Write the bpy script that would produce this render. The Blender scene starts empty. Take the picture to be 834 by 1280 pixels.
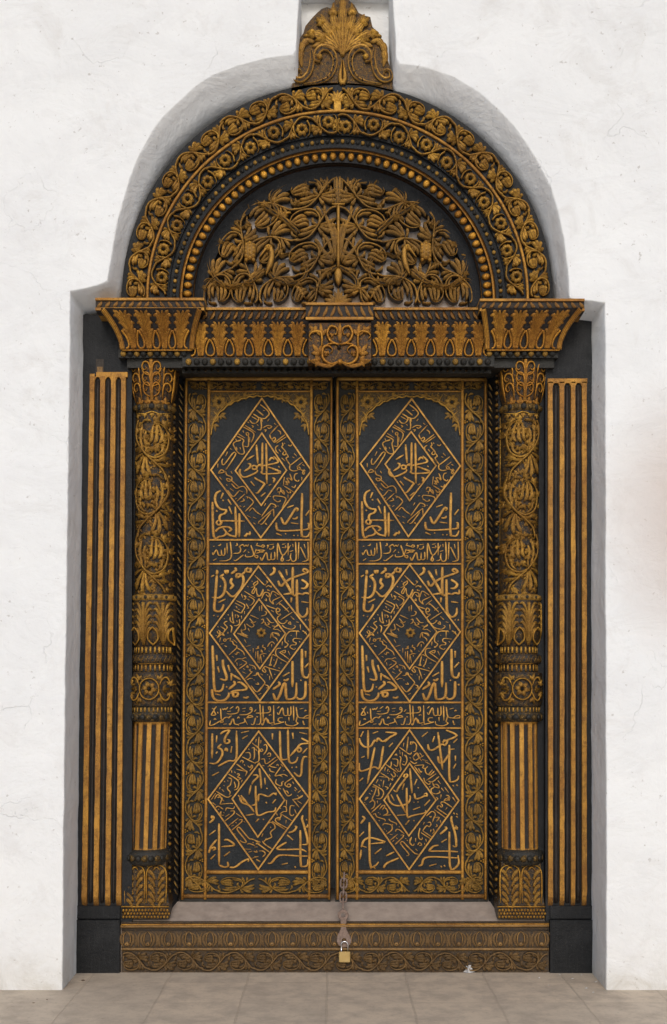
import bpy, math, random
import numpy as np
from math import pi, sin, cos, radians
random.seed(7)
SC = bpy.context.scene
COL = SC.collection
# ------------------------------------------------------------------ camera, sky, sun, exposure
D = 5.0                 # camera distance from the face of the door frame
ZC = 355 / 300          # eye height
cam_d = bpy.data.cameras.new("camera")
cam = bpy.data.objects.new("camera", cam_d); COL.objects.link(cam)
cam.location = (0, -D, ZC); cam.rotation_euler = (pi / 2, 0, 0)
cam_d.sensor_fit = 'VERTICAL'; cam_d.sensor_height = 36; cam_d.lens = 36 * D / (1280 / 300)
cam_d.shift_y = 220 / 1280
cam_d.clip_start = .05; cam_d.clip_end = 200
SC.camera = cam
SUN_EL, SUN_AZ = radians(33), radians(-5)
w = bpy.data.worlds.new("World"); SC.world = w; w.use_nodes = True
nt = w.node_tree; bg = nt.nodes["Background"]
sky = nt.nodes.new("ShaderNodeTexSky"); sky.sky_type = 'NISHITA'; sky.sun_disc = False
sky.sun_elevation = SUN_EL; sky.sun_rotation = pi + SUN_AZ
sky.air_density = 1.0; sky.dust_density = 2.0; sky.ozone_density = 1.0
nt.links.new(sky.outputs[0], bg.inputs[0]); bg.inputs[1].default_value = 0.12
sd = bpy.data.lights.new("sun", 'SUN'); sd.energy = 1.1; sd.angle = radians(22); sd.color = (1, .972, .935)
so = bpy.data.objects.new("sun", sd); COL.objects.link(so); so.location = (0, -6, 6)
so.rotation_euler = (pi / 2 - SUN_EL, 0, SUN_AZ)
SC.view_settings.view_transform = 'Standard'; SC.view_settings.look = 'None'
SC.view_settings.exposure = 0.05; SC.view_settings.gamma = 1
try: SC.view_settings.use_curve_mapping = False
except Exception: pass

# ------------------------------------------------------------------ materials
def nodes(name):
    m = bpy.data.materials.new(name); m.use_nodes = True
    t = m.node_tree; b = t.nodes["Principled BSDF"]
    return m, t, b
def N(t, kind, **kw):
    n = t.nodes.new(kind)
    for k, v in kw.items():
        if k in n.inputs: n.inputs[k].default_value = v
        else: setattr(n, k, v)
    return n
def noise(t, scale, detail=4, rough=.55, vec=None, dist=0):
    n = N(t, "ShaderNodeTexNoise", Scale=scale, Detail=detail, Roughness=rough, Distortion=dist)
    if vec is not None: t.links.new(vec, n.inputs["Vector"])
    return n.outputs["Fac"]
def coord(t): return t.nodes.new("ShaderNodeTexCoord").outputs["Object"]
def mrange(t, x, a, b, c=0., d=1.):
    n = N(t, "ShaderNodeMapRange"); n.inputs[1].default_value = a; n.inputs[2].default_value = b
    n.inputs[3].default_value = c; n.inputs[4].default_value = d; t.links.new(x, n.inputs[0]); return n.outputs[0]
def math_(t, op, a, b):
    n = N(t, "ShaderNodeMath", operation=op)
    for i, x in enumerate((a, b)):
        if isinstance(x, (int, float)): n.inputs[i].default_value = x
        else: t.links.new(x, n.inputs[i])
    return n.outputs[0]
def mix(t, f, a, b, blend='MIX'):
    n = t.nodes.new("ShaderNodeMix"); n.data_type = 'RGBA'; n.blend_type = blend
    if isinstance(f, (int, float)): n.inputs[0].default_value = f
    else: t.links.new(f, n.inputs[0])
    for i, x in ((6, a), (7, b)):
        if isinstance(x, tuple): n.inputs[i].default_value = (*x, 1)
        else: t.links.new(x, n.inputs[i])
    return n.outputs[2]
def bump(t, b, h, dist, strength=1.):
    n = N(t, "ShaderNodeBump", Distance=dist, Strength=strength); t.links.new(h, n.inputs["Height"])
    t.links.new(n.outputs[0], b.inputs["Normal"])

def gilt(name, bright, dull, dark, wear=.5, metallic=.35, rough=.42, lo=.28, hi=.55):
    """carved wood: black paint, gold brushed over the raised carving (attribute g), rubbed and uneven"""
    m, t, b = nodes(name); c = coord(t)
    g = N(t, "ShaderNodeAttribute", attribute_name="g").outputs["Fac"]
    tone = N(t, "ShaderNodeAttribute", attribute_name="tone").outputs["Fac"]
    n1 = noise(t, 75, 6, .7, c); n2 = noise(t, 11, 5, .65, c); n3 = noise(t, 300, 2, .5, c)
    x = math_(t, 'ADD', g, math_(t, 'MULTIPLY', math_(t, 'SUBTRACT', n1, .5), wear * 1.9))
    mask = mrange(t, x, lo, hi)
    mg = N(t, "ShaderNodeMapping"); mg.inputs["Scale"].default_value = (1, 1, .07); t.links.new(c, mg.inputs[0])
    grain = noise(t, 130, 4, .6, mg.outputs[0])                                # grain running down the timber
    gp = mrange(t, g, .5, 1)
    v = math_(t, 'ADD', math_(t, 'MULTIPLY', tone, .55), math_(t, 'MULTIPLY', mrange(t, n2, .36, .64), .45))
    gold = mix(t, v, dull, bright)
    n4 = noise(t, 3.5, 4, .6, c); gold = mix(t, mrange(t, n4, .42, .62, 0, .8), gold, tuple(p_ * q_ for p_, q_ in zip(dull, (1.25, 1.15, .9))))
    gold = mix(t, gp, tuple(.6 * q for q in dull), gold)
    gold = mix(t, mrange(t, n1, .56, .68, 0, .75), gold, tuple(.3 * q for q in dull))
    pat = noise(t, 32, 6, .72, c, .4)
    gold = mix(t, mrange(t, pat, .48, .68, 0, .72), gold, tuple(q_ * k_ for q_, k_ in zip(dull, (.55, .5, .55))))
    gold = mix(t, mrange(t, grain, .55, .75, 0, .4), gold, tuple(.5 * q for q in dull))
    gold = mix(t, mrange(t, n3, .60, .70, 0, .5), gold, tuple(min(1, q * 1.15) for q in bright))
    dust = mix(t, mrange(t, n2, .48, .72, 0, .5), dark, tuple(q * 1.5 + .02 for q in dark))
    dust = mix(t, mrange(t, grain, .56, .74, 0, .5), dust, tuple(q * 1.3 + .016 for q in dark))
    dust = mix(t, mrange(t, n3, .66, .72, 0, .35), dust, (.22, .21, .19))
    colr = mix(t, mask, dust, gold)
    t.links.new(colr, b.inputs["Base Color"])
    t.links.new(math_(t, 'MULTIPLY', mask, metallic), b.inputs["Metallic"])
    t.links.new(mrange(t, n1, .3, .7, rough - .1, rough + .15), b.inputs["Roughness"])
    b.inputs['Specular IOR Level'].default_value = .3
    bump(t, b, math_(t, 'ADD', n1, math_(t, 'ADD', math_(t, 'MULTIPLY', n3, .4), math_(t, 'MULTIPLY', grain, .35))), .0045, .75)
    return m
BLK = (.0075, .0085, .010)
M_GOLD = gilt("bright_gilding", (1.0, .50, .065), (.27, .115, .022), (.014, .010, .008), metallic=.5, rough=.31, wear=.6)
M_ARCH = gilt("arch_gilding", (1.0, .56, .085), (.23, .115, .026), BLK, metallic=.5, rough=.32, wear=.6)
M_DULL = gilt("tarnished_gilding", (.92, .50, .078), (.18, .105, .027), (.018, .017, .014), wear=.7, metallic=.25)
M_FRET = gilt("fretwork_gilding", (.92, .47, .07), (.19, .105, .028), (.022, .019, .015), wear=.8, metallic=.3, lo=.35, hi=.62)
M_TEXT = gilt("lettering_gilding", (.84, .46, .10), (.33, .17, .042), (.016, .015, .015), wear=.45, metallic=.2)
M_RAIL = gilt("rail_gilding", (.72, .37, .058), (.23, .105, .024), (.02, .015, .012), wear=.55, metallic=.2, lo=.2, hi=.4)
M_SILL = gilt("rubbed_brown_carving", (.42, .235, .075), (.16, .10, .045), (.035, .026, .019), wear=.6, metallic=.1)
M_BLACK = gilt("black_paint", BLK, BLK, BLK, metallic=0, rough=.5)
M_FIELD = gilt("blue_black_paint", (.009, .0125, .0155), (.009, .0125, .0155), (.008, .0108, .0132), metallic=0, rough=.5)

def plaster():
    m, t, b = nodes("limewashed_plaster"); c = coord(t)
    a = noise(t, 1.6, 5, .6, c); f = noise(t, 22, 6, .6, c); s = noise(t, 5, 6, .7, c, .6)
    mp = N(t, "ShaderNodeMapping"); mp.inputs["Scale"].default_value = (1, 1, 1.7); mp.inputs["Rotation"].default_value = (0, .35, 0); t.links.new(c, mp.inputs[0])
    tr = noise(t, 3.4, 7, .62, mp.outputs[0], 1.2)                     # trowel sweeps
    col = mix(t, mrange(t, a, .3, .7), (.84, .848, .84), (.75, .757, .757))
    col = mix(t, mrange(t, tr, .46, .66, 0, .3), col, (.68, .68, .685))
    col = mix(t, mrange(t, s, .54, .76, 0, .5), col, (.60, .58, .555))
    sp = noise(t, 42, 4, .6, c)
    col = mix(t, mrange(t, sp, .66, .72, 0, .6), col, (.42, .39, .36))
    # hairline cracks in a few places
    vo = N(t, "ShaderNodeTexVoronoi", Scale=2.3, feature='DISTANCE_TO_EDGE'); wv = N(t, "ShaderNodeTexNoise", Scale=6, Detail=6)
    t.links.new(c, wv.inputs["Vector"]); va = N(t, "ShaderNodeVectorMath", operation='MULTIPLY_ADD'); va.inputs[1].default_value = (.25, .25, .25)
    t.links.new(wv.outputs["Color"], va.inputs[0]); t.links.new(c, va.inputs[2]); t.links.new(va.outputs[0], vo.inputs["Vector"])
    crack = math_(t, 'MULTIPLY', mrange(t, vo.outputs["Distance"], .0, .006, 1, 0), mrange(t, a, .54, .62))
    col = mix(t, math_(t, 'MULTIPLY', crack, .03), col, (.38, .35, .32))
    # grime low on the wall, and a soft darker pinkish patch to the right of the doorway
    sep = N(t, "ShaderNodeSeparateXYZ"); geo = t.nodes.new("ShaderNodeNewGeometry")
    t.links.new(geo.outputs["Position"], sep.inputs[0])
    low = math_(t, 'MULTIPLY', mrange(t, sep.outputs[2], .02, .16, 1, 0), mrange(t, s, .35, .65))
    col = mix(t, math_(t, 'MULTIPLY', low, .55), col, (.46, .42, .34))
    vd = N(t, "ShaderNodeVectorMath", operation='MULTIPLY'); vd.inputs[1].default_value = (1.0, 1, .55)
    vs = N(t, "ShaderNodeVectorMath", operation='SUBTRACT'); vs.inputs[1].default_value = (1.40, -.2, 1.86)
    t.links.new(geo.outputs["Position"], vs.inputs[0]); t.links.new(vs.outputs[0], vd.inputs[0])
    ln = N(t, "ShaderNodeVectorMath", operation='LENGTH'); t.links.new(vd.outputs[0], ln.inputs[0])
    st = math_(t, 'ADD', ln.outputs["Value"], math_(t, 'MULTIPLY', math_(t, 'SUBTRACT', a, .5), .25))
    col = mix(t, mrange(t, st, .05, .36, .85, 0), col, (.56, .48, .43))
    t.links.new(col, b.inputs["Base Color"]); b.inputs["Roughness"].default_value = .9
    b.inputs["Specular IOR Level"].default_value = .2
    h = math_(t, 'ADD', math_(t, 'MULTIPLY', a, 3.0), math_(t, 'ADD', math_(t, 'MULTIPLY', s, .8), math_(t, 'ADD', math_(t, 'MULTIPLY', tr, .9), math_(t, 'SUBTRACT', math_(t, 'MULTIPLY', f, .25), math_(t, 'MULTIPLY', crack, .3)))))
    bump(t, b, h, .014, .6)
    return m
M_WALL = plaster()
def stone_tiles():
    m, t, b = nodes("worn_floor_tiles"); c = coord(t)
    br = N(t, "ShaderNodeTexBrick", Scale=1.0); br.offset = 0; br.squash = 1
    br.inputs["Brick Width"].default_value = .322; br.inputs["Row Height"].default_value = .315
    br.inputs["Mortar Size"].default_value = .0045; br.inputs["Mortar Smooth"].default_value = .35; br.inputs["Bias"].default_value = 0
    br.inputs["Color1"].default_value = (.61, .50, .375, 1); br.inputs["Color2"].default_value = (.54, .45, .345, 1)
    br.inputs["Mortar"].default_value = (.50, .41, .31, 1)
    mp = N(t, "ShaderNodeMapping"); mp.inputs["Location"].default_value = (.02, .483, 0)
    wob = N(t, "ShaderNodeTexNoise", Scale=7, Detail=3); t.links.new(c, wob.inputs["Vector"])
    ad = N(t, "ShaderNodeVectorMath", operation='MULTIPLY_ADD'); ad.inputs[1].default_value = (.012, .012, 0)
    t.links.new(wob.outputs["Color"], ad.inputs[0]); t.links.new(c, ad.inputs[2])
    t.links.new(ad.outputs[0], mp.inputs[0]); t.links.new(mp.outputs[0], br.inputs["Vector"])
    a = noise(t, 9, 7, .65, c); f = noise(t, 60, 5, .6, c)
    col = mix(t, mrange(t, a, .42, .62, 0, .75), br.outputs["Color"], (.40, .33, .255))
    col = mix(t, mrange(t, f, .55, .75, 0, .5), col, (.27, .22, .16))
    t.links.new(col, b.inputs["Base Color"]); t.links.new(mrange(t, a, .3, .7, .55, .8), b.inputs["Roughness"])
    h = math_(t, 'ADD', math_(t, 'MULTIPLY', br.outputs["Fac"], -1.0), math_(t, 'MULTIPLY', f, .35))
    bump(t, b, h, .004, .6)
    return m
M_FLOOR = stone_tiles()
def simple(name, c1, c2, scale, rough=.6, metallic=0, bumpd=.001):
    m, t, b = nodes(name); c = coord(t); a = noise(t, scale, 6, .65, c)
    t.links.new(mix(t, mrange(t, a, .32, .68), c1, c2), b.inputs["Base Color"])
    b.inputs["Roughness"].default_value = rough; b.inputs["Metallic"].default_value = metallic
    bump(t, b, a, bumpd, .6)
    return m
M_SILLTOP = simple("dusty_sill_wood", (.38, .31, .255), (.25, .20, .165), 14, .75, 0, .003)
M_BACK = simple("pale_backing_board", (.66, .60, .57), (.54, .49, .47), 6, .9)
M_RUST = simple("rusty_iron", (.30, .215, .175), (.17, .12, .095), 90, .7, .35, .0015)
M_BRASS = simple("brushed_brass", (.78, .60, .28), (.70, .52, .22), 60, .28, 1, .0002)
M_STEEL = simple("bright_steel", (.72, .72, .74), (.62, .62, .64), 60, .18, 1, .0002)
M_CHIP = simple("lime_flakes", (.58, .56, .53), (.42, .40, .37), 80, .9)
M_LEAFLITTER = simple("dry_leaf", (.16, .09, .05), (.09, .05, .03), 80, .9)
pm, pt_, pb = nodes("clear_plastic_film")
pb.inputs["Base Color"].default_value = (.8, .8, .8, 1); pb.inputs["Roughness"].default_value = .15
pb.inputs["Alpha"].default_value = .5
M_FILM = pm

DY = .15               # how far the door leaves stand behind the face of the frame
DK = (D + DY) / D
# ------------------------------------------------------------------ building helpers
WLOC = {}
def thing(name, label, cat, loc, group=None):
    o = bpy.data.objects.new(name, None); COL.objects.link(o); o.location = loc
    o.empty_display_size = .1
    o['label'] = label; o['category'] = cat
    if group: o['group'] = group
    WLOC[o] = np.array(loc, float)
    return o
def link_mesh(name, V, F, mat, parent=None, g=None, tone=None, smooth=None, label=None):
    V = np.asarray(V, float)
    c = (V.min(0) + V.max(0)) / 2
    me = bpy.data.meshes.new(name)
    me.from_pydata((V - c).tolist(), [], F)
    if g is not None:
        me.attributes.new("g", 'FLOAT', 'POINT').data.foreach_set("value", np.asarray(g, np.float32))
        me.attributes.new("tone", 'FLOAT', 'POINT').data.foreach_set("value", np.asarray(tone, np.float32))
    if smooth is not None:
        me.polygons.foreach_set("use_smooth", np.asarray(smooth, bool))
    me.materials.append(mat); me.update()
    o = bpy.data.objects.new(name, me); COL.objects.link(o)
    p = np.zeros(3)
    if parent is not None: o.parent = parent; p = WLOC[parent]
    o.location = c - p; WLOC[o] = c
    if label: o['label'] = label
    return o

def smooth_path(pts, step):
    P = np.asarray(pts, float)
    if len(P) < 3:
        n = max(2, int(np.linalg.norm(P[-1] - P[0]) / (step * 2.5)) + 1)
        return P[0] + (P[-1] - P[0]) * np.linspace(0, 1, n)[:, None]
    A = np.vstack([2 * P[0] - P[1], P, 2 * P[-1] - P[-2]])
    out = []
    for i in range(1, len(A) - 2):
        p0, p1, p2, p3 = A[i - 1:i + 3]
        n = max(2, int(np.linalg.norm(p2 - p1) / step) + 1)
        t = np.linspace(0, 1, n, endpoint=False)[:, None]
        out.append(.5 * (2 * p1 + (p2 - p0) * t + (2 * p0 - 5 * p1 + 4 * p2 - p3) * t**2 + (3 * p1 - p0 - 3 * p2 + p3) * t**3))
    out.append(P[-1:])
    return np.vstack(out)

PROF = {  # cross sections: offset, height, gilding
    'round': ([-1, -.82, -.42, 0, .42, .82, 1], [0, .45, .88, 1, .88, .45, 0], [.0, .4, .95, 1, .95, .4, .0]),
    'flat': ([-1, -.78, .78, 1], [0, 1, 1, 0], [.25, 1, 1, .25]),
    'leaf': ([-1, -.8, -.5, -.3, 0, .3, .5, .8, 1], [0, .75, .62, .95, .55, .95, .62, .75, 0], [.0, .8, .5, 1, .5, 1, .5, .8, .0]),
    'hollow': ([-1, -.8, -.4, 0, .4, .8, 1], [0, .9, .5, .4, .5, .9, 0], [.05, 1, .5, .3, .5, 1, .05]),
}
class Rel:
    """collects carved relief drawn in doorway units (1/300 m) on a surface; M turns it into metres"""
    def __init__(s, Y, base=None, under=1.2):
        s.Y = Y; s.k = (D + Y) / D; s.base = base; s.under = under
        s.V = []; s.F = []; s.g = []; s.t = []; s.s = []; s.n = 0
    def M(s, U, V, H):
        if s.base is not None: H = H + s.base(U, V)
        return np.stack([(U - 417) / 300 * s.k, s.Y - H / 300, ZC + (860 - V) / 300 * s.k], -1)
    def push(s, P, F, g, tone, smooth=True):
        P = P.reshape(-1, 3); n = len(P)
        s.V.append(P); s.F.extend([tuple(i + s.n for i in f) for f in F])
        s.g.append(np.broadcast_to(np.asarray(g, float).ravel() if np.ndim(g) else g, (n,)))
        s.t.append(np.broadcast_to(np.asarray(tone, float).ravel() if np.ndim(tone) else tone, (n,)))
        s.s.extend([smooth] * len(F)); s.n += n
    def grid(s, U, V, H, g, tone, smooth=True, wrap=False):
        n, m = U.shape
        F = [(i * m + j, i * m + j + 1, (i + 1) * m + j + 1, (i + 1) * m + j) for i in range(n - 1) for j in range(m - 1)]
        if wrap: F += [(i * m + m - 1, i * m, (i + 1) * m, (i + 1) * m + m - 1) for i in range(n - 1)]
        s.push(s.M(U, V, H), F, g, tone, smooth)
    def ribbon(s, pts, w, h, prof='round', ends='taper', gm=1., tone=None, step=1.6, h0=0., wob=0., smooth=True):
        P = smooth_path(pts, step); n = len(P)
        d = np.gradient(P, axis=0); d /= np.maximum(np.linalg.norm(d, axis=1, keepdims=True), 1e-6)
        nr = np.stack([-d[:, 1], d[:, 0]], 1)
        t = np.linspace(0, 1, n)
        if ends == 'taper': f = np.minimum(1, .25 + 3.2 * t) * np.minimum(1, .2 + 2.2 * (1 - t))
        elif ends == 'leaf': f = np.sin(pi * np.clip(t, 0, 1) ** .8) ** .75 * .92 + .08
        elif ends == 'plume': f = (.38 + .62 * t) * np.clip((1 - t) * 3.5, .04, 1) ** .5
        elif ends == 'out': f = 1 - .8 * t ** 1.5
        elif ends == 'in': f = .3 + .7 * t
        elif ends == 'pen': f = (.66 + .44 * np.abs(d[:, 1])) * np.minimum(1, .7 + 4 * t) * np.minimum(1, .55 + 3 * (1 - t))
        else: f = np.ones(n)
        if wob: f = f * (1 + wob * np.sin(t * n * .9))
        o, k, gg = (np.array(q, float) for q in PROF[prof])
        U = P[:, :1] + nr[:, :1] * (f[:, None] * o * w / 2)
        V = P[:, 1:] + nr[:, 1:] * (f[:, None] * o * w / 2)
        H = h0 + h * k[None, :] * (f[:, None] ** .5)
        H[:, 0] = H[:, -1] = -s.under
        U = np.vstack([U[:1], U, U[-1:]]); V = np.vstack([V[:1], V, V[-1:]])
        H = np.vstack([np.full((1, len(o)), -s.under), H, np.full((1, len(o)), -s.under)])
        G = np.broadcast_to(gg * gm, U.shape).copy(); G[0] *= .2; G[-1] *= .2
        if tone is None: tone = random.uniform(.25, 1)
        s.grid(U, V, H, G, tone, smooth)
    def line(s, a, b, w, h, prof='flat', gm=1., tone=None, ext=0):
        a = np.array(a, float); b = np.array(b, float); e = (b - a) / np.linalg.norm(b - a) * ext
        if tone is None: tone = random.uniform(.45, .9)
        s.ribbon([a - e, b + e], w, h, prof, 'none', gm, tone, step=4, smooth=prof != 'flat')
    def poly(s, pts, w, h, closed=True, **kw):
        n = len(pts)
        for i in range(n if closed else n - 1): s.line(pts[i], pts[(i + 1) % n], w, h + .05 * (i % 2), ext=w * .4, **kw)
    def dome(s, u, v, a, b, h, ang=0, g=1., tone=None, h0=0.):
        r = np.array([1, .92, .72, .4, .08]); hh = np.array([-.2, .38, .7, .93, 1.])
        th = np.linspace(0, 2 * pi, 11)[:-1]
        X = r[:, None] * cos_(th) * a; Y = r[:, None] * sin_(th) * b
        U = u + X * cos(ang) - Y * sin(ang); V = v + X * sin(ang) + Y * cos(ang)
        H = np.broadcast_to((h0 + hh * h)[:, None], U.shape).copy(); H[0] = -s.under
        G = np.broadcast_to((np.array([.2, .7, 1, 1, 1]) * g)[:, None], U.shape)
        s.grid(U, V, H, G, random.uniform(.3, 1) if tone is None else tone, True, True)
    def rosette(s, u, v, r, n=8, h=3., tone=None):
        for i in range(n):
            a = 2 * pi * i / n + .2
            s.ribbon([(u + cos(a) * r * .2, v + sin(a) * r * .2), (u + cos(a) * r * .65, v + sin(a) * r * .65), (u + cos(a) * r, v + sin(a) * r)],
                     r * .68, h, 'leaf', 'leaf', tone=tone, step=1.2)
        s.dome(u, v, r * .24, r * .24, h * .9, g=.15)
    def fan(s, u, v, ang, ln, w, n=3, spread=.55, h=3., curl=.0, tone=None, prof='leaf'):
        """acanthus leaf: leaflets fanning from one base"""
        for i in range(n):
            q = (i - (n - 1) / 2) / max(1, (n - 1) / 2) if n > 1 else 0
            a = ang + q * spread; L = ln * (1 - .28 * abs(q)); c = curl + q * .5
            p = [(u, v)]
            for k in range(1, 4):
                aa = a + c * k / 3
                p.append((p[-1][0] + cos(aa) * L / 3, p[-1][1] + sin(aa) * L / 3))
            s.ribbon(p, w, h * (1 - .15 * abs(q)), prof, 'leaf', tone=tone, step=1.5)
    def box(s, u0, v0, u1, v1, h0, h1, g=1., tone=.5, top=None):
        """top: (du, dv) inset of the front face, for a chamfer"""
        du, dv = top or (0, 0)
        U = np.array([u0, u1, u1, u0, u0 + du, u1 - du, u1 - du, u0 + du], float)
        V = np.array([v0, v0, v1, v1, v0 + dv, v0 + dv, v1 - dv, v1 - dv], float)
        H = np.array([h0] * 4 + [h1] * 4, float)
        s.push(s.M(U, V, H), [(0, 1, 2, 3), (4, 5, 6, 7), (0, 1, 5, 4), (1, 2, 6, 5), (2, 3, 7, 6), (3, 0, 4, 7)], g, tone, False)
    def prism(s, pts, h0, h1, g=1., tone=.5):
        n = len(pts); P = np.array(pts, float)
        U = np.concatenate([P[:, 0]] * 2); V = np.concatenate([P[:, 1]] * 2); H = np.array([h0] * n + [h1] * n, float)
        F = [tuple(range(n)), tuple(range(n, 2 * n))] + [(i, (i + 1) % n, n + (i + 1) % n, n + i) for i in range(n)]
        s.push(s.M(U, V, H), F, g, tone, False)
    def build(s, name, mat, parent, label=None):
        return link_mesh(name, np.vstack(s.V), s.F, mat, parent, np.concatenate(s.g), np.concatenate(s.t), s.s, label)
def cos_(a): return np.cos(a)[None, :]
def sin_(a): return np.sin(a)[None, :]

def strip(R, path, L, hw, cell, side=1, w=.26, h=4., detail=1, rosette=0, berries=True):
    """running acanthus scroll: in every cell a curled volute, then a burst of leaves, alternating sides"""
    n = max(1, round(L / cell)); c = L / n
    tn = lambda lo=.2, hi=1.: random.uniform(lo, hi)
    for i in range(n):
        s0 = i * c; sg = side * (-1) ** i; jx, jy, js = random.uniform(-.02, .02), random.uniform(-.05, .05), random.uniform(.93, 1.05)
        def q(pts): return [path(np.clip(s0 + ((a - .5) * js + .5 + jx) * c, .6, L - .6), np.clip((b + jy) * sg, -1, 1) * hw) for a, b in pts]
        ww = w * hw
        def st(pts, k, pf='round', en='taper', hh=1., lo=.2, hi=1.): R.ribbon(q(pts), ww * k, h * hh, pf, en, tone=tn(lo, hi), step=1.4 if hw < 15 else 1.8, gm=.76 if pf == 'round' else 1)
        st([(-.04, -.78), (.12, -.93), (.34, -.86), (.58, -.34), (.74, .22), (.88, .66), (1.04, .80)], 1, 'round', 'none', 1, 0, .5)
        if rosette:
            u, v = q([(.30, .22)])[0]; R.rosette(u, v, rosette, random.choice((7, 8, 8)), h * 1.2, tn(.5))
            st([(.60, -.3), (.62, .3), (.56, .8), (.46, .95)], 1.1, 'round', 'out', 1.1)
            st([(.05, -.5), (-.02, .1), (.04, .8), (.14, .96)], 1.0, 'round', 'out', 1.1)
        else:
            st([(.60, -.28), (.655, .20), (.57, .72), (.36, .92), (.16, .82), (.05, .45), (.08, .1), (.17, .0)], 1.1, 'round', 'out', 1.1, .2, .8)
            st([(.06, .36), (.16, .52), (.30, .58), (.40, .42)], 1.35, 'leaf', 'plume', 1.2, .5); st([(.06, .3), (.18, .30), (.33, .28), (.42, .12)], 1.4, 'leaf', 'plume', 1.3, .6)
            st([(.08, .12), (.20, .04), (.32, .02), (.40, -.14)], 1.3, 'leaf', 'plume', 1.2, .5); st([(.62, .30), (.54, .56), (.46, .62), (.38, .74)], 1.0, 'leaf', 'plume', 1.1, .3)
            st([(.58, -.30), (.50, .0), (.52, .28)], 1.2, 'leaf', 'plume', 1.1, .3)
            st([(.56, -.32), (.44, -.30), (.28, -.38), (.16, -.28)], 1.25, 'leaf', 'plume', 1.1, .4); st([(.52, -.46), (.40, -.58), (.24, -.62), (.08, -.52)], 1.15, 'leaf', 'plume', 1.1, .4); st([(.05, -.62), (-.02, -.35), (-.0, .0)], 1., 'leaf', 'plume', 1, .3)
            if detail > 1:
                for k in range(9):
                    a_ = k * .7 + i; x, y = .345 + .135 * cos(a_), .22 + .40 * sin(a_)
                    u, v = q([(x, y)])[0]; u2, v2 = q([(x + .05 * cos(a_ + .9), y + .15 * sin(a_ + .9))])[0]
                    R.fan(u, v, math.atan2(v2 - v, u2 - u), 8.5, 3.2, 3, .55, h * .95, tone=tn(.2))
                for x, y, x2, y2 in ((.07, .6, .0, .98), (.3, .95, .22, .99), (.62, .5, .70, .9), (.0, .1, -.06, .5), (.5, -.5, .44, -.95), (.2, -.8, .1, -.98), (.66, .1, .74, .3)):
                    u, v = q([(x, y)])[0]; u2, v2 = q([(x2, y2)])[0]; R.fan(u, v, math.atan2(v2 - v, u2 - u), 11, 3.8, 4, .75, h, tone=tn(.3))
        # burst of leaves on both sides of the stem
        for pts, k in ((((.64, -.30), (.82, -.22), (.99, .02)), 1.35), (((.63, -.36), (.84, -.48), (1.0, -.40)), 1.55), (((.61, -.42), (.76, -.72), (.92, -.86)), 1.55), (((.58, -.48), (.62, -.80), (.68, -.97)), 1.3),
                       (((.72, .15), (.69, .52), (.63, .96)), 1.3), (((.76, .28), (.78, .62), (.78, .97)), 1.25)):
            st(pts, k, 'leaf', 'plume', 1.35, .5)
        if berries:
            for x, y in ((1.0, -.72), (.965, -.95), (1.035, -.95)):
                if s0 + x * c < L - 1: R.dome(*q([(x, y)])[0], 1.25, 1.25, h, tone=.9)
def vpath(u0, v0, u1, v1):
    a = np.array([u0, v0], float); d = np.array([u1, v1], float) - a; L = np.linalg.norm(d); d /= L; nn = np.array([-d[1], d[0]])
    return (lambda s, t: tuple(a + d * s + nn * t)), L

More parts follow.
